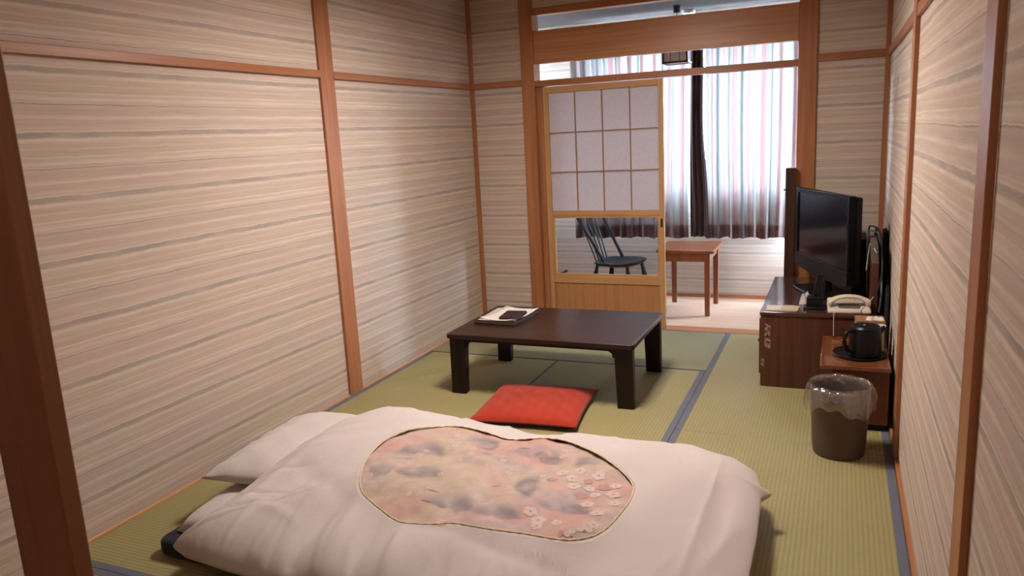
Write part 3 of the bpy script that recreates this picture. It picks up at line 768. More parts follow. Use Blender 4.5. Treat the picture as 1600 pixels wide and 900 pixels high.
pillow('pillow', 'white pillow sticking out from under the quilt at the bed head', (.475, -2.700, .127), math.radians(4), .235, .335, .068)

OUTL=[(.50,-3.405,.12),(.515,-3.10,.165),(.52,-2.82,.20),(.55,-2.56,.225),(.62,-2.37,.19),(.72,-2.27,.15),(.86,-2.25,.14),(1.05,-2.27,.14),(1.30,-2.31,.13),(1.50,-2.27,.135),(1.70,-2.25,.135),(1.93,-2.24,.13),(2.10,-2.30,.13),(2.175,-2.37,.125),(2.195,-2.47,.12),(2.232,-2.49,.118),(2.203,-2.525,.11),(2.215,-2.80,.12),(2.215,-3.05,.12),(2.22,-3.30,.11),(2.20,-3.44,.10),(1.95,-3.50,.10),(1.60,-3.48,.105),(1.30,-3.49,.10),(1.0,-3.455,.11),(.75,-3.44,.11),(.56,-3.42,.11)]
RIDGE=[(.60,-3.38,.64,-2.72,.010,.022),(.70,-3.42,.80,-2.70,-.012,.03),(.86,-3.44,.88,-2.95,.014,.028),(.98,-3.46,.96,-3.08,-.016,.03),(1.10,-3.47,1.02,-3.10,.016,.028),(1.20,-3.47,1.14,-3.16,-.014,.028),(1.32,-3.48,1.24,-3.18,.014,.026),(1.47,-3.48,1.40,-3.22,-.010,.03),(1.60,-3.47,1.52,-3.22,.010,.03),(2.06,-2.40,2.055,-3.46,.008,.011),(2.10,-2.60,2.12,-3.1,-.010,.03),(2.15,-2.85,2.10,-3.15,.008,.02),(.62,-2.95,1.10,-3.20,-.008,.035),(.70,-2.80,.98,-2.45,-.006,.03),(1.75,-3.46,1.9,-3.15,.008,.03),(1.28,-2.33,1.5,-2.45,-.016,.05),(1.0,-2.31,1.1,-2.55,.010,.05),(1.95,-2.30,2.03,-2.55,.006,.03),(.64,-3.20,.95,-3.30,.006,.02),(1.3,-3.2,2.0,-3.3,-.006,.03),(1.88,-2.62,1.93,-3.0,.006,.04)]
RIDGE+=[(0.607, -3.46, 0.614, -3.216, -0.0084, 0.018), (0.714, -3.46, 0.682, -3.167, 0.0082, 0.01), (0.827, -3.46, 0.817, -3.263, 0.0087, 0.016), (0.902, -3.46, 0.844, -3.161, -0.0075, 0.01), (0.993, -3.46, 0.918, -3.25, -0.0051, 0.016), (1.079, -3.46, 0.983, -3.194, 0.0072, 0.013), (1.189, -3.46, 1.123, -3.306, 0.0053, 0.012), (1.292, -3.46, 1.235, -3.195, 0.0055, 0.014), (1.393, -3.46, 1.379, -3.304, -0.0062, 0.018), (1.475, -3.46, 1.43, -3.283, -0.0051, 0.011), (1.579, -3.46, 1.504, -3.161, -0.0053, 0.015), (1.666, -3.46, 1.599, -3.237, 0.0057, 0.011), (1.754, -3.46, 1.673, -3.173, -0.006, 0.011), (1.872, -3.46, 1.83, -3.309, 0.0077, 0.015), (1.966, -3.46, 1.887, -3.168, 0.0088, 0.015), (2.06, -3.46, 2.001, -3.252, 0.0087, 0.012), (0.53, -3.3, 0.789, -3.184, -0.0063, 0.014), (0.53, -3.18, 0.827, -3.122, -0.006, 0.01), (0.53, -3.06, 0.745, -2.951, -0.0059, 0.011), (0.53, -2.94, 0.731, -2.781, 0.0048, 0.018), (0.53, -2.82, 0.784, -2.661, 0.0069, 0.017), (0.53, -2.7, 0.761, -2.627, -0.0058, 0.013), (0.53, -2.58, 0.791, -2.403, -0.0044, 0.015), (1.902, -2.45, 1.955, -2.62, 0.0059, 0.008), (2.038, -2.61, 2.073, -2.841, -0.0038, 0.01), (2.148, -2.77, 2.245, -2.907, 0.0042, 0.009), (2.053, -2.93, 2.121, -3.059, 0.005, 0.009), (2.022, -3.09, 1.979, -3.274, 0.0049, 0.009), (2.117, -3.25, 2.046, -3.467, 0.0048, 0.011), (0.75, -2.28, 0.8, -2.42, 0.0064, 0.012), (0.97, -2.28, 1.02, -2.42, -0.0066, 0.015), (1.19, -2.28, 1.24, -2.42, 0.0066, 0.014), (1.41, -2.28, 1.46, -2.42, -0.0062, 0.014), (1.63, -2.28, 1.68, -2.42, 0.0049, 0.019), (1.85, -2.28, 1.9, -2.42, -0.0065, 0.018)]
def seg(px,py,ax,ay,bx,by):
    dx,dy=bx-ax,by-ay; L=dx*dx+dy*dy
    t=max(0,min(1,((px-ax)*dx+(py-ay)*dy)/L))
    return math.hypot(px-ax-t*dx,py-ay-t*dy),t
def edge(px,py):
    b=9;z=0;n=len(OUTL)
    for i in range(n):
        a,c=OUTL[i],OUTL[(i+1)%n]
        d,t=seg(px,py,a[0],a[1],c[0],c[1])
        if d<b:b=d;z=a[2]+t*(c[2]-a[2])
    return b,z
def dh(x,y):
    d,ze=edge(x,y)
    top=.235+.055*math.exp(-((x-.68)/.24)**2-((y+2.60)/.30)**2)-.04*max(0,min(1,(x-1.5)/.7))-.02*max(0,min(1,(-3.0-y)/.4))
    top+=.006*math.sin(9*x+3*math.sin(5*y))+.005*math.sin(13*y+2.3*x)+.004*math.sin(21*x-11*y)
    k=1-math.exp(-(d/.075)**.8)
    h=ze+(top-ze)*k
    for ax,ay,bx,by,H,w in RIDGE:
        q,t=seg(x,y,ax,ay,bx,by)
        if q<3*w: h+=H*math.exp(-(q/w)**2)*(math.sin(math.pi*(.15+.85*t)) if t<.98 else math.sin(math.pi*.98))*min(1,.3+d/.05)
    return h

BLOB = [(0.984, -3.063), (0.947, -2.998), (0.894, -2.876), (0.87, -2.759), (0.888, -2.68), (0.924, -2.612), (0.983, -2.567), (1.064, -2.512), (1.164, -2.513), (1.238, -2.528), (1.308, -2.55), (1.373, -2.538), (1.454, -2.528), (1.534, -2.531), (1.605, -2.561), (1.697, -2.635), (1.765, -2.685), (1.808, -2.728), (1.839, -2.786), (1.848, -2.877), (1.843, -2.956), (1.835, -3.031), (1.817, -3.087), (1.788, -3.122), (1.751, -3.148), (1.706, -3.16), (1.652, -3.162), (1.603, -3.161), (1.554, -3.167), (1.469, -3.179), (1.377, -3.176), (1.344, -3.188), (1.283, -3.188), (1.233, -3.202), (1.143, -3.166), (1.039, -3.115)]
bcx = sum(p[0] for p in BLOB)/len(BLOB); bcy = sum(p[1] for p in BLOB)/len(BLOB)
def rayhit(poly, a):
    dx, dy = math.cos(a), math.sin(a); best = None; n = len(poly)
    for i in range(n):
        x1, y1 = poly[i][0]-bcx, poly[i][1]-bcy; x2, y2 = poly[(i+1) % n][0]-bcx, poly[(i+1) % n][1]-bcy
        ex, ey = x2-x1, y2-y1; den = dx*ey-dy*ex
        if abs(den) < 1e-12: continue
        tt = (x1*ey-y1*ex)/den; ss = (x1*dy-y1*dx)/den
        if tt > 0 and -1e-9 <= ss <= 1+1e-9 and (best is None or tt < best): best = tt
    return best
angs = set()
def dense(poly, step):
    o = []
    for i in range(len(poly)):
        a, b = poly[i], poly[(i+1) % len(poly)]; L = math.hypot(a[0]-b[0], a[1]-b[1]); k = max(1, int(L/step))
        for j in range(k): o.append(math.atan2(a[1]+(b[1]-a[1])*j/k-bcy, a[0]+(b[0]-a[0])*j/k-bcx))
    return o
al = sorted(dense([p[:2] for p in OUTL], .010)+dense(BLOB, .02)); AN = [al[0]]
for a in al[1:]:
    if a-AN[-1] > .0035: AN.append(a)
# smooth the opening a little so it reads as one hand-sewn curve
def chaikin(p, n=1):
    for _ in range(n):
        q = []
        for i in range(len(p)):
            a, b = p[i], p[(i+1) % len(p)]; q += [(a[0]*.75+b[0]*.25, a[1]*.75+b[1]*.25), (a[0]*.25+b[0]*.75, a[1]*.25+b[1]*.75)]
        p = q
    return p
BL = chaikin(BLOB, 2); OP = [p[:2] for p in OUTL]
RB = [rayhit(BL, a) for a in AN]; RO = [rayhit(OP, a) for a in AN]
dv = thing('quilt', 'white cotton covered quilt with a pink floral field in its scalloped opening, on the futon', 'quilt', (1.35, -2.87, .10))
off = Vector((1.35, -2.87, .10))
def DV(x, y, dz=0): return Vector((x, y, dh(x, y)+dz))-off
n = len(AN); NR = 46
bm = NB(); rings = []
for k in range(NR+1):
    s = k/NR; s = 1-(1-s)**1.25
    row = []
    for i, a in enumerate(AN):
        r = RB[i]+(RO[i]-RB[i])*s; x, y = bcx+r*math.cos(a), bcy+r*math.sin(a)
        lift = .0045*math.exp(-(r-RB[i])/.02)
        row.append(bm.verts.new(DV(x, y, lift)))
    rings.append(row)
def edgez(i): 
    x, y = bcx+RO[i]*math.cos(AN[i]), bcy+RO[i]*math.sin(AN[i]); return x, y, edge(x, y)[1]
for dr, dz in ((-.004, -.012), (-.020, -.017), (-.06, -.002), (-.12, .018)):
    row = []
    for i, a in enumerate(AN):
        x, y, ze = edgez(i); r = RO[i]+dr
        z = ze+dz
        row.append(bm.verts.new(Vector((bcx+r*math.cos(a), bcy+r*math.sin(a), max(z, .078)))-off))
    rings.append(row)
for a, b in zip(rings, rings[1:]):
    for i in range(n): bm.faces.new((a[i], a[(i+1) % n], b[(i+1) % n], b[i]))
# turned-in lip of the opening
lip = [bm.verts.new(DV(bcx+(RB[i]+.006)*math.cos(a), bcy+(RB[i]+.006)*math.sin(a), .0005)) for i, a in enumerate(AN)]
for i in range(n): bm.faces.new((rings[0][i], lip[i], lip[(i+1) % n], rings[0][(i+1) % n]))
obj('cotton_cover', bm, M['sheet'], dv, smooth=True)
bm = NB(); tube(bm, [DV(bcx+RB[i]*math.cos(a), bcy+RB[i]*math.sin(a), .0050+.0012*math.sin(i*.9)) for i, a in enumerate(AN[::2]+[AN[0]]) for i in [AN.index(a)]], .0024, 6, cap=False)
o = obj('opening_trim', bm, M['lace'], dv, smooth=True); o['label'] = 'cream edging round the opening'
# inner quilt
def qz(x, y):
    return dh(x, y)+.0035*math.sin(18*x+6*math.sin(7*y))*math.sin(15*y+4*x)+.003*math.sin(34*(x*.5+y)+3*math.sin(9*x))+.0015*math.sin(60*(x-.6*y))
bm = NB(); rings = []
cen = bm.verts.new(Vector((bcx, bcy, qz(bcx, bcy)))-off)
for k in range(1, 31):
    s = k/30; rings.append([bm.verts.new(Vector((bcx+(RB[i]+.022)*s*math.cos(a), bcy+(RB[i]+.022)*s*math.sin(a), qz(bcx+(RB[i]+.022)*s*math.cos(a), bcy+(RB[i]+.022)*s*math.sin(a))-(.0015+.010*max(0, ((RB[i]+.022)*s-RB[i]-.004)/.02))))-off) for i, a in enumerate(AN)])
for i in range(n): bm.faces.new((cen, rings[0][i], rings[0][(i+1) % n]))
for a, b in zip(rings, rings[1:]):
    for i in range(n): bm.faces.new((a[i], a[(i+1) % n], b[(i+1) % n], b[i]))
def inside(x, y, m=.018):
    r = math.hypot(x-bcx, y-bcy); return r < rayhit(BL, math.atan2(y-bcy, x-bcx))-m
def patch(poly, mi, dz):
    if all(inside(*p) for p in poly):
        f = bm.faces.new([bm.verts.new(Vector((x, y, qz(x, y)-.002+dz))-off) for x, y in poly]); f.material_index = mi
def fan(x, y, R, a0, a1, rn=1):
    k = 0; a = a0
    while a < a1:
        for ra, rb in ((.18, .45), (.45, .72), (.72, 1.0-.1*(k % 2))):
            w = .011
            P = [(x+R*ra*math.cos(a-w), y+R*ra*math.sin(a-w)), (x+R*rb*math.cos(a-w), y+R*rb*math.sin(a-w)), (x+R*rb*math.cos(a+w), y+R*rb*math.sin(a+w)), (x+R*ra*math.cos(a+w), y+R*ra*math.sin(a+w))]
            patch(P, 1, .0012)
        a += .052; k += 1
def flower(x, y, R, rot, mi=2):
    for k in range(5):
        a = rot+k*2*PI/5; cx, cy = x+R*.55*math.cos(a), y+R*.55*math.sin(a)
        patch([(cx+R*.40*math.cos(q*PI/5), cy+R*.40*math.sin(q*PI/5)) for q in range(10)], mi, .0016+.0001*k)
    patch([(x+R*.16*math.cos(q*PI/3), y+R*.16*math.sin(q*PI/3)) for q in range(6)], 4, .0024)
rf = random.Random(5)
for x, y, R, a0, a1 in ((1.05, -2.78, .095, .3, 3.3), (1.13, -2.96, .10, .2, 2.9), (1.20, -2.62, .09, -.6, 2.4), (1.45, -2.68, .11, -.2, 3.0), (1.33, -3.10, .10, .1, 2.9), (1.49, -3.12, .09, .4, 3.0), (1.66, -3.03, .11, .3, 2.6), (1.70, -2.68, .10, .6, 3.4), (1.55, -2.87, .09, 2.0, 4.6), (1.02, -2.98, .08, 1.4, 4.2)):
    fan(x, y, R, a0, a1)
FL = [(1.581,-2.75),(1.621,-2.772),(1.634,-2.725),(1.682,-2.771),(1.703,-2.732),(1.651,-2.813),(1.695,-2.827),(1.741,-2.789),(1.768,-2.768),(1.591,-3.045),(1.626,-3.081),(1.631,-3.115),(1.679,-3.085),(1.717,-3.124),(1.746,-3.127),(1.773,-3.094),(1.784,-3.065),(1.689,-2.875),(1.73,-2.859),(1.79,-2.85),(1.80,-2.90),(1.56,-2.80),(1.78,-2.99),(1.72,-2.93)]
for x, y in FL: flower(x+rf.uniform(-.006, .006), y+rf.uniform(-.006, .006), rf.uniform(.018, .027), rf.uniform(0, 6), 2 if rf.random() < .8 else 4)
for k in range(26):
    x, y = rf.uniform(.92, 1.55), rf.uniform(-3.15, -2.56); flower(x, y, rf.uniform(.009, .015), rf.uniform(0, 6), 2)
for k in range(9):
    x, y, a = rf.uniform(.95, 1.7), rf.uniform(-3.1, -2.6), rf.uniform(-.4, .5); L = .028
    patch([(x, y-.0015), (x+L*math.cos(a), y+L*math.sin(a)-.0012), (x+L*math.cos(a), y+L*math.sin(a)+.0012), (x, y+.0015)], 3, .002)
obj('floral_quilt', bm, [M['quilt'], M['q_fan'], M['q_flower'], M['q_dark'], M['q_mid']], dv, smooth=True)

# ================================================================ RIGHT SIDE FURNITURE
CX0, CX1, CY0, CY1, CZ = 2.055, 2.560, -1.035, -.075, .400
t = thing('tv_cabinet', 'dark reddish brown cabinet with chipped corner under the television', 'cabinet', ((CX0+CX1)/2, (CY0+CY1)/2, 0))
ox, oy = (CX0+CX1)/2, (CY0+CY1)/2
def cb(name, a, b, mt, bev=.002, parent=t, o=(ox, oy)):
    bm = NB(); box(bm, (a[0]-o[0], a[1]-o[1], a[2]), (b[0]-o[0], b[1]-o[1], b[2])); return obj(name, bm, mt, parent, bev)
cb('body', (CX0+.006, CY0+.008, 0), (CX1-.004, CY1-.004, CZ-.022), M['cabchip'], .003)
cb('top_board', (CX0, CY0, CZ-.022), (CX1, CY1, CZ), M['cabtop'], .005)
for k in range(3):
    y0 = CY0+.035+k*.305; dr = cb('drawer', (CX0-.004, y0, .06), (CX0+.007, y0+.29, CZ-.045), M['cabinet'], .002)
    bm = NB(); lathe(bm, [(.006, 0), (.009, .006), (.011, .012), (.006, .018)], seg=16)
    for v in bm.verts: v.co = Vector((CX0-.004-v.co.z-ox, y0+.145+v.co.x-oy, .20+v.co.y))
    obj('knob', bm, M['dark_z'], dr, smooth='auto')
# narrow board and slab either side
t = thing('upright_board', 'narrow tall dark brown board standing against the right post behind the television', 'board', (2.136, -.045, 0))
bm = NB(); box(bm, (-.028, -.026, 0), (.028, .026, 1.066)); obj('panel', bm, M['dark_z'], t, .002)
bm = NB(); lathe(bm, [(.005, 0), (.006, .008), (.003, .012)], seg=12)
for v in bm.verts: v.co = Vector((-.028-v.co.z, v.co.x, .935+v.co.y))
obj('catch', bm, M['blackm'], t)
t = thing('standing_slab', 'brown upright slab with a grey upper part between television cabinet and right wall', 'board', (2.582, -.84, 0))
bm = NB(); box(bm, (-.017, -.12, 0), (.017, .12, .640)); obj('lower_board', bm, M['cabinet'], t, .003)
bm = NB(); v = box(bm, (-.016, -.12, .640), (.017, .12, .745))
for q in v[4:]: q.co.x -= .008
obj('grey_top', bm, M['grey'], t, .004)
t = thing('dark_filler_bag', 'bag-shaped black filler added for the shaded gap behind the grey-topped slab', 'bag', (2.597, -.50, 0))  # black shape added where shade darkens the space behind the television
bm = NB(); NA = 28; rings = []
for k, (z, sx_, sy_) in enumerate(((.001, .9, .92), (.01, 1, 1), (.2, .98, 1), (.45, .96, .96), (.60, .85, .90), (.68, .6, .78), (.70, .25, .6))):
    rings.append([bm.verts.new((.030*sx_*(1 if abs(math.cos(2*PI*i/NA)) < 1e-6 else math.copysign(abs(math.cos(2*PI*i/NA))**.6, math.cos(2*PI*i/NA)))+.002*math.sin(5*z*9+i), .185*sy_*math.copysign(abs(math.sin(2*PI*i/NA))**.6, math.sin(2*PI*i/NA)), z)) for i in range(NA)])
for p, q in zip(rings, rings[1:]):
    for i in range(NA): bm.faces.new((p[i], p[(i+1) % NA], q[(i+1) % NA], q[i]))
bm.faces.new(rings[0][::-1]); bm.faces.new(rings[-1]); obj('filler_body', bm, M['blackm'], t, smooth='auto')
bm = NB(); tube(bm, smoothcurve([(0, -.10, .69), (0, -.09, .735), (0, -.03, .755), (0, .03, .735), (0, .04, .69)], 6), .006, 8); obj('filler_strap', bm, M['blackm'], t, smooth=True)
t = thing('dark_filler_box', 'upright black filler added on the cabinet for the shaded gap behind the television', 'box', (2.524, -.40, CZ))  # black block added to fill the shaded gap beside the set
bm = NB(); box(bm, (-.032, -.13, .0005), (.034, .15, .30)); obj('casing', bm, M['blackm'], t, .006)
bm = NB()
for k in range(6): box(bm, (-.033, -.10, .05+.035*k), (-.0318, .12, .062+.035*k))
obj('filler_grille', bm, M['black'], t)
# black panel leaning at the wall
bm = NB(); prof = [(-.995, 0), (-.50, 0), (-.50, .76), (-.60, .75), (-.72, .62), (-.995, .50)]
A = [bm.verts.new((2.630, y, z)) for y, z in prof]; B = [bm.verts.new((2.650, y, z)) for y, z in prof]
bm.faces.new(A[::-1]); bm.faces.new(B)
for i in range(len(prof)): bm.faces.new((A[i], A[(i+1) % 6], B[(i+1) % 6], B[i]))
for v in bm.verts: v.co -= Vector((2.640, -.75, 0))
o = obj('black_folded_stand', bm, M['blackm'], None, .008); o.location = (2.640, -.75, 0)
tag(o, 'black flat folded stand tucked between the grey-topped slab and the right wall', 'stand')

# ---------------- television
TVR = math.atan2(-.70, .284)
t = thing('television', 'black flat television with glossy frame standing angled on the cabinet', 'television', (2.330, -.50, CZ), TVR)
hw = .375; zb, zt = .100, .560
bm = NB()
def ringbox(x0, x1, z0, z1, y0, y1): box(bm, (x0, y0, z0), (x1, y1, z1))
ringbox(-hw, -hw+.024, zb+.075, zt, -.014, .022); ringbox(hw-.024, hw, zb+.075, zt, -.014, .022); ringbox(-hw+.024, hw-.024, zt-.028, zt, -.014, .022)
obj('bezel', bm, M['bezel'], t, .003)
bm = NB(); n_ = 24; A = []; Bq = []
for i in range(n_+1):
    s = -1+2*i/n_; zl = zb+.028*s*s*0+.004-.020*(1-s*s)
    A.append((s*hw, zl)); 
for yk, tgt in ((-.016, 'f'), (.024, 'b')):
    rowt = [bm.verts.new((x, yk, zb+.075)) for x, z in A]; rowb = [bm.verts.new((x, yk, z)) for x, z in A]
    if tgt == 'f': ft, fb = rowt, rowb
    for i in range(n_): bm.faces.new((rowt[i], rowt[i+1], rowb[i+1], rowb[i]))
for i in range(n_): bm.faces.new((fb[i], fb[i+1], rowb[i+1], rowb[i])); bm.faces.new((ft[i], ft[i+1], rowt[i+1], rowt[i]))
bm.faces.new((fb[0], ft[0], rowt[0], rowb[0])); bm.faces.new((fb[-1], ft[-1], rowt[-1], rowb[-1]))
sk = obj('speaker_bar', bm, M['bezel'], t)
bm = NB(); box(bm, (-.20, -.0175, .112), (-.185, -.0160, .150)); box(bm, (-.155, -.0175, .112), (-.075, -.0160, .138)); obj('control_panel', bm, M['blackm'], sk, .001)
bm = NB(); box(bm, (-hw+.024, -.006, zb+.075), (hw-.024, -.003, zt-.028)); obj('screen', bm, M['screen'], t)
bm = NB(); v = box(bm, (-hw+.006, .022, zb+.01), (hw-.006, .058, zt-.008)); obj('back_shell', bm, M['black'], t, .008)
bm = NB(); v = box(bm, (-.24, .058, zb+.04), (.24, .092, zt-.10))
for q in v:
    if q.co.y > .08: q.co.x *= .88; q.co.z = .33+(q.co.z-.33)*.88
obj('rear_bulge', bm, M['black'], t, .01)
bm = NB(); box(bm, (-.05, .004, .010), (.05, .045, .11)); obj('stand_neck', bm, M['black'], t, .006)
bm = NB(); prism(bm, rrect(-.19, -.105, .19, .115, .05, 8), .0005, .012); obj('stand_base', bm, M['bezel'], t, .004)
# cables behind the set
cs = [([(2.548, -.80, .70), (2.550, -.82, .765), (2.56, -.84, .79), (2.598, -.84, .765), (2.614, -.86, .66), (2.612, -.98, .50), (2.605, -.98, .405)], .0045, 'cableb', 'blue grey cable arching over the grey-topped slab behind the television'),
      ([(2.548, -.86, .66), (2.550, -.86, .745), (2.565, -.87, .765), (2.600, -.88, .75), (2.612, -.98, .62), (2.590, -1.0, .50)], .004, 'cable', 'black cable looping closest in front of the grey-topped slab'),
      ([(2.552, -.76, .68), (2.553, -.77, .772), (2.56, -.78, .805), (2.60, -.80, .785), (2.616, -.82, .70)], .0045, 'cable', 'highest black cable arching behind the television'),
      ([(2.545, -.90, .60), (2.552, -.91, .70), (2.56, -.93, .735), (2.585, -.98, .70)], .003, 'cablew', 'thin pale cable beside the television back')]
for pts, r, mt, lb in cs:
    bm = NB(); tube(bm, smoothcurve(pts, 8), r, 8); o = obj('cable', bm, M[mt], None, smooth=True); tag(o, lb, 'cable', 'cables behind the television')

# ---------------- telephone
t = thing('telephone', 'cream desk telephone on the front corner of the television cabinet', 'telephone', (2.470, -.945, CZ), math.radians(3))
bm = NB(); prof = [(-.080, .0), (-.080, .022), (.07, .052), (.080, .048), (.080, .0)]
A = [bm.verts.new((-.098, y, z)) for y, z in prof]; B = [bm.verts.new((.098, y, z)) for y, z in prof]
bm.faces.new(A); bm.faces.new(B[::-1])
for i in range(5): bm.faces.new((A[i], A[(i+1) % 5], B[(i+1) % 5], B[i]))
obj('base', bm, M['cream'], t, .010, seg=4)
bm = NB()
for i in range(4):
    for j in range(3):
        x, y = -.024+j*.020, .005+i*.016; z = .022+(y+.08)*.2
        box(bm, (x, y, z-.003), (x+.013, y+.010, z+.004))
obj('keypad', bm, M['cream'], t, .001)
bm = NB(); NS = 28; rings = []
for i in range(NS+1):
    s = -1+2*i/NS; x = s*.096; e = abs(s)
    zc = .085-.028*e**2.2; hh = .010+.013*max(0, e-.55)/.45; ww = .020+.006*max(0, e-.6)/.4
    if e > .95: hh *= .6; ww *= .8
    zc -= (hh-.010)*.9
    rings.append([bm.verts.new((x, .0+ww*math.cos(2*PI*k/14), zc+hh*math.sin(2*PI*k/14))) for k in range(14)])
for a, b in zip(rings, rings[1:]):
    for k in range(14): bm.faces.new((a[k], a[(k+1) % 14], b[(k+1) % 14], b[k]))
bm.faces.new(rings[0]); bm.faces.new(rings[-1][::-1])
hs_ = obj('handset', bm, M['cream'], t, smooth=True); hs_.location = (0, -.035, -.003)
bm = NB(); prism(bm, rrect(-.050, -.062, .050, -.012, .014, 5), 0, .0012)  # dark plate painting in the shade under the handset
for v in bm.verts: v.co.z += .0225+(v.co.y+.08)*.2
obj('recess_shade', bm, M['creamd'], t)
bm = NB(); tube(bm, smoothcurve([(-.070, -.083, .012), (-.072, -.104, .006), (-.072, -.108, -.03), (-.071, -.110, -.09), (-.071, -.118, -.100)], 6), .0022, 8); obj('phone_cord', bm, M['cablew'], t, smooth=True)
# remote controls in a holder, a small cloth
t = thing('remote_holder', 'black holder with upright remote controls beside the telephone', 'remote holder', (2.318, -.915, CZ))
bm = NB(); box(bm, (-.060, -.040, .0005), (.045, .040, .012)); box(bm, (-.045, -.010, .012), (.035, -.002, .060)); box(bm, (-.045, .030, .012), (.035, .038, .06)); box(bm, (-.045, -.002, .012), (-.039, .03, .06)); box(bm, (.029, -.002, .012), (.035, .03, .06)); obj('tray', bm, M['black'], t, .003)
for k, (x, ln, rx, lb) in enumerate(((-.012, .165, .16, 'tallest black remote control standing in the holder left of the telephone'), (.012, .12, .05, 'shorter black remote control standing in the holder nearest the telephone'))):
    bm = NB(); box(bm, (-.019/2-.003, -.008, 0), (.019/2+.003, .008, ln)); r_ = thing('remote_control', lb, 'remote control', (2.318+x, -.915+.014, CZ+.014), 0, 'remote controls in the holder'); r_.rotation_euler = (.06, rx, .2)
    obj('casing', bm, M['black'], r_, .003)
    bm = NB()
    for q in range(6):
        for w_ in (-1, 0, 1): box(bm, (w_*.006-.002, -.0095, ln*.25+q*.016), (w_*.006+.002, -.008, ln*.25+q*.016+.007))
    obj('buttons', bm, M['blackm'], r_)
t = thing('folded_cloth', 'crumpled grey and white cloth beside the remote holder', 'cloth', (2.268, -.80, CZ))
bm = NB(); N = 20; g = []
for j in range(N+1):
    row = []
    for i in range(N+1):
        u, v = -1+2*i/N, -1+2*j/N; k = max(0, (1-u*u)*(1-v*v)); row.append(bm.verts.new((u*.035, v*.05, .001+.045*k**.6*(1+.25*math.sin(9*u+4*v)+.15*math.sin(17*v)))))
    g.append(row)
for j in range(N):
    for i in range(N): bm.faces.new((g[j][i], g[j][i+1], g[j+1][i+1], g[j+1][i]))
obj('fabric', bm, M['cablew'], t, smooth=True)
# leaflets on the cabinet
for k, (x, y, z, rz, w, h, mt, lb) in enumerate(((2.155, -.945, CZ, .0, .150, .125, 'buff', 'buff leaflet lying lowest at the left front of the television cabinet'), (2.150, -.940, CZ+.0022, .12, .135, .10, 'white', 'narrow pale leaflet on top of the buff one at the cabinet corner'), (2.195, -.950, CZ+.0034, -.05, .085, .110, 'buff', 'small buff card at the right of the leaflets on the cabinet'))):
    bm = NB(); box(bm, (-w/2, -h/2, .0002), (w/2, h/2, .0014 if k else .0020)); o = obj('leaflet', bm, M[mt], None); o.location = (x, y, z); o.rotation_euler = (0, 0, rz); tag(o, lb, 'leaflet', 'leaflets on the television cabinet')

# ---------------- tea cabinet by the wall
GX0, GX1, GY0, GY1, GZ = 2.355, 2.636, -1.545, -1.045, .292
t = thing('tea_cabinet', 'low chestnut cabinet with overhanging top against the right wall behind the waste bin', 'cabinet', ((GX0+GX1)/2, (GY0+GY1)/2, 0)); go = ((GX0+GX1)/2, (GY0+GY1)/2)
cb('body', (GX0+.050, GY0+.02, .030), (GX1-.004, GY1-.006, GZ-.018), M['cartbody'], .002, t, go)
cb('gap_shade_base', (GX0+.065, GY0+.04, 0), (GX1-.012, GY1-.02, .030), M['blackm'], .001, t, go)  # matt black base paints in the shaded gap under the cabinet
cb('top_board', (GX0, GY0, GZ-.018), (GX1, GY1, GZ-.004), M['carttop'], .003, t, go)
bm = NB(); w = .010
for a, b in (((GX0, GY0), (GX1, GY0+w)), ((GX0, GY1-w), (GX1, GY1)), ((GX0, GY0+w), (GX0+w, GY1-w))): box(bm, (a[0]-go[0], a[1]-go[1], GZ-.004), (b[0]-go[0], b[1]-go[1], GZ))
obj('raised_edge', bm, M['carttop'], t, .002)
for k in (0, 1):
    bm = NB(); tube(bm, [(-.022, 0, 0), (.022, 0, 0)], .0038, 10)
    box(bm, (-.020, -.012, -.0045), (.020, .012, -.003))
    for v in bm.verts: v.co += Vector((2.420-go[0], -1.135-.034*k-go[1], GZ+.001))
    o = obj('hinge', bm, M['brass'], t, smooth='auto'); o['label'] = 'brass hinge'
t = thing('serving_tray', 'round black tray on the chestnut cabinet under the kettle', 'tray', (2.513, -1.330, GZ-.004))
bm = NB(); lathe(bm, [(.100, .0005), (.106, .003), (.110, .010), (.108, .011), (.103, .005), (.0, .004)], seg=56, sx=1, sy=1.12, cap0=True, cap1=False); bmesh.ops.remove_doubles(bm, verts=bm.verts, dist=1e-5); obj('dish', bm, M['black'], t, smooth='auto')
t = thing('electric_kettle', 'black electric kettle standing on the round tray', 'kettle', (2.538, -1.355, GZ+.001))
bm = NB(); lathe(bm, [(.060, 0), (.066, .004), (.067, .03), (.066, .08), (.062, .118), (.060, .124)], seg=44); obj('body', bm, M['black'], t, smooth='auto')
bm = NB(); lathe(bm, [(.061, .124), (.062, .130), (.055, .139), (.020, .143), (.016, .148), (.0001, .149)], seg=44); obj('lid', bm, M['black'], t, smooth='auto')
bm = NB(); pts = smoothcurve([(-.045, -.038, .120), (-.072, -.058, .122), (-.086, -.068, .100), (-.084, -.066, .060), (-.066, -.050, .030), (-.048, -.040, .026)], 6); tube(bm, pts, .0085, 12); obj('handle', bm, M['black'], t, smooth=True)
bm = NB(); A = [(.045, .020, .10), (.060, -.010, .10), (.082, .012, .127), (.060, .030, .126), (.052, .02, .128), (.066, -.002, .128)]; tube(bm, [(.045, .02, .10), (.060, .026, .112), (.078, .034, .126)], [.018, .013, .009], 12); obj('spout', bm, M['black'], t, smooth='auto')
t = thing('tissue_box', 'tan tissue box behind the kettle with a white tissue pulled up', 'tissue box', (2.560, -1.150, GZ-.004), math.radians(2))
bm = NB(); box(bm, (-.062, -.055, .0005), (.062, .055, .128)); obj('carton', bm, M['tan'], t, .002)
bm = NB(); g = []
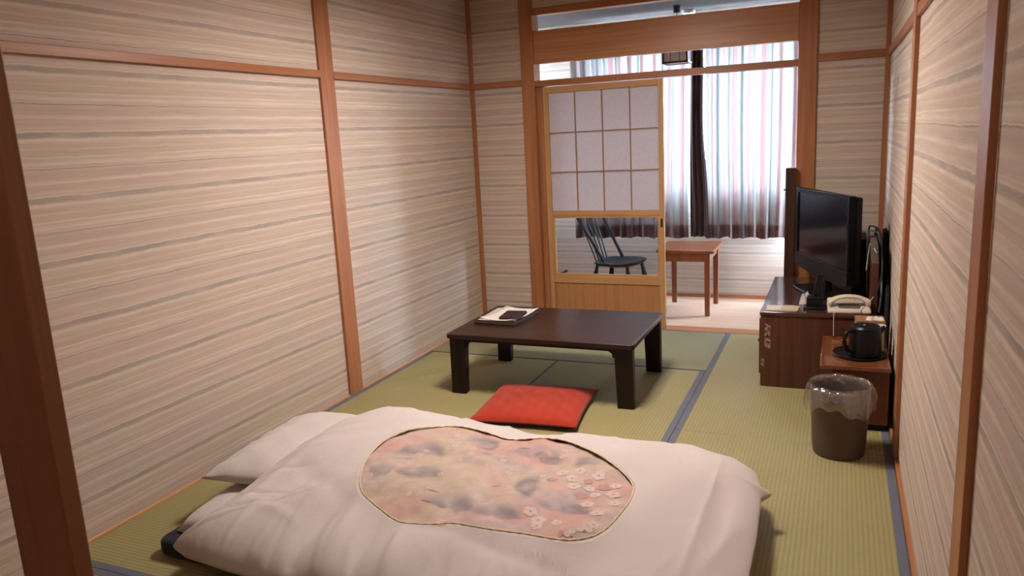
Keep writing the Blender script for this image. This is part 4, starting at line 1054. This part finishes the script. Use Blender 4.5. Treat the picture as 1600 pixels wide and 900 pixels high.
for j in range(13):
    row = []
    for i in range(15):
        u, v = -1+2*i/14, j/12; row.append(bm.verts.new((u*(.020+.026*v)+.020, -.006-.058*v**1.6+.006*math.sin(5*u+2*v), .127+.020*math.sin(v*3.0)-.03*v*v+.004*math.sin(8*u)*v)))
    g.append(row)
for j in range(12):
    for i in range(14): bm.faces.new((g[j][i], g[j][i+1], g[j+1][i+1], g[j+1][i]))
obj('tissue', bm, M['tissue'], t, smooth=True)
bm = NB(); tube(bm, smoothcurve([(2.535, -1.055, .405), (2.523, -1.09, .432), (2.53, -1.10, .45), (2.555, -1.085, .475), (2.575, -1.06, .50)], 6), .0022, 8); o = obj('cable', bm, M['cablew'], None, smooth=True); tag(o, 'short white cable rising behind the kettle by the telephone', 'cable')
#x
# ---------------- waste bin
t = thing('waste_bin', 'brown plastic waste bin lined with a clear bag on the tatami', 'waste bin', (2.438, -1.790, 0))
bm = NB(); lathe(bm, [(.0001, .001), (.093, .001), (.098, .006), (.103, .05), (.112, .27), (.115, .280), (.112, .283), (.108, .276), (.098, .05), (.093, .012), (.0001, .010)], seg=56, cap0=False, cap1=False); bmesh.ops.remove_doubles(bm, verts=bm.verts, dist=2e-4); obj('bucket', bm, M['bin'], t, smooth='auto')
bm = NB(); seg = 90; rings = []; rb = random.Random(4)
phs = [rb.uniform(0, 6.28) for _ in range(6)]
def fr(a, q): return math.sin(7*a+phs[0]+q)*.5+math.sin(13*a+phs[1]-2*q)*.45+abs(math.sin(11.5*a+phs[2]+q))*.7+math.sin(29*a+phs[4]+2*q)*.3-.3
prof = [(.100, .09, .3), (.104, .18, .6), (.107, .25, .6), (.110, .287, .9), (.116, .299, .9), (.124, .288, 1.0), (.131, .262, 1.2), (.135, .242, 1.6), (.133, .220, 2.0), (.127, .200, 2.2)]
for k, (r, z, am) in enumerate(prof):
    row = []
    for i in range(seg):
        a = 2*PI*i/seg; f_ = fr(a, k*.35)
        zz = z + (.020*math.sin(3*a+phs[3])+.008*math.sin(11*a+phs[4]))*(max(0, k-5)/4) + .0025*f_
        rad = r+.0035*am*f_ if k > 4 else r-.002-.003*am*abs(f_)
        if k > 4: rad = max(rad, .1175)
        row.append(bm.verts.new((rad*math.cos(a), rad*math.sin(a), zz)))
    rings.append(row)
for a, b in zip(rings, rings[1:]):
    for i in range(seg): bm.faces.new((a[i], a[(i+1) % seg], b[(i+1) % seg], b[i]))
obj('bag_liner', bm, M['bag'], t, smooth=True)

# ================================================================ CEILING LAMP OF THE MATTED ROOM
t = thing('ceiling_lamp', 'square pendant ceiling lamp above the bedding', 'lamp', (1.32, -1.95, 2.13))
bm = NB(); w = .02; a = .24
for p, q in (((-a, -a), (a, -a+w)), ((-a, a-w), (a, a)), ((-a, -a+w), (-a+w, a-w)), ((a-w, -a+w), (a, a-w))): box(bm, (p[0], p[1], .0), (q[0], q[1], .11))
obj('frame', bm, M['shoji_x'], t, .002)
bm = NB(); box(bm, (-a+w, -a+w, .095), (a-w, a-w, .105)); obj('top_plate', bm, M['lampshade'], t)
bm = NB(); box(bm, (-a+w, -a+w, .010), (a-w, a-w, .094)); obj('paper_diffuser', bm, M['glow'], t)
bm = NB(); tube(bm, [(0, 0, .105), (0, 0, .27)], .005, 8); obj('cord', bm, M['cable'], t)
L = bpy.data.lights.new('lamp_light', 'AREA'); L.shape = 'SQUARE'; L.size = .42; L.energy = LAMP_POWER; L.color = LAMP_COLOR
lo = bpy.data.objects.new('lamp_light', L); COL.objects.link(lo); lo.parent = t; lo.location = (0, 0, -.004)

t = thing('added_entry_lamp', 'unseen round ceiling lamp added to lighten the entry space', 'lamp', (1.5, -4.75, CH))  # lamp out of view, added to lift the dim entry
bm = NB(); lathe(bm, [(.13, -.0005), (.135, -.02), (.12, -.025)], seg=40); obj('base', bm, M['lampshade'], t, smooth='auto')
bm = NB(); lathe(bm, [(.118, -.025), (.125, -.05), (.10, -.085), (.05, -.105), (.0001, -.11)], seg=40); obj('globe', bm, M['glow2'], t, smooth='auto')
L = bpy.data.lights.new('added_entry_light', 'POINT'); L.shadow_soft_size = .12; L.energy = ENTRY_FILL_POWER; L.color = LAMP_COLOR
lo = bpy.data.objects.new('added_entry_light', L); COL.objects.link(lo); lo.parent = t; lo.location = (0, 0, -.26)
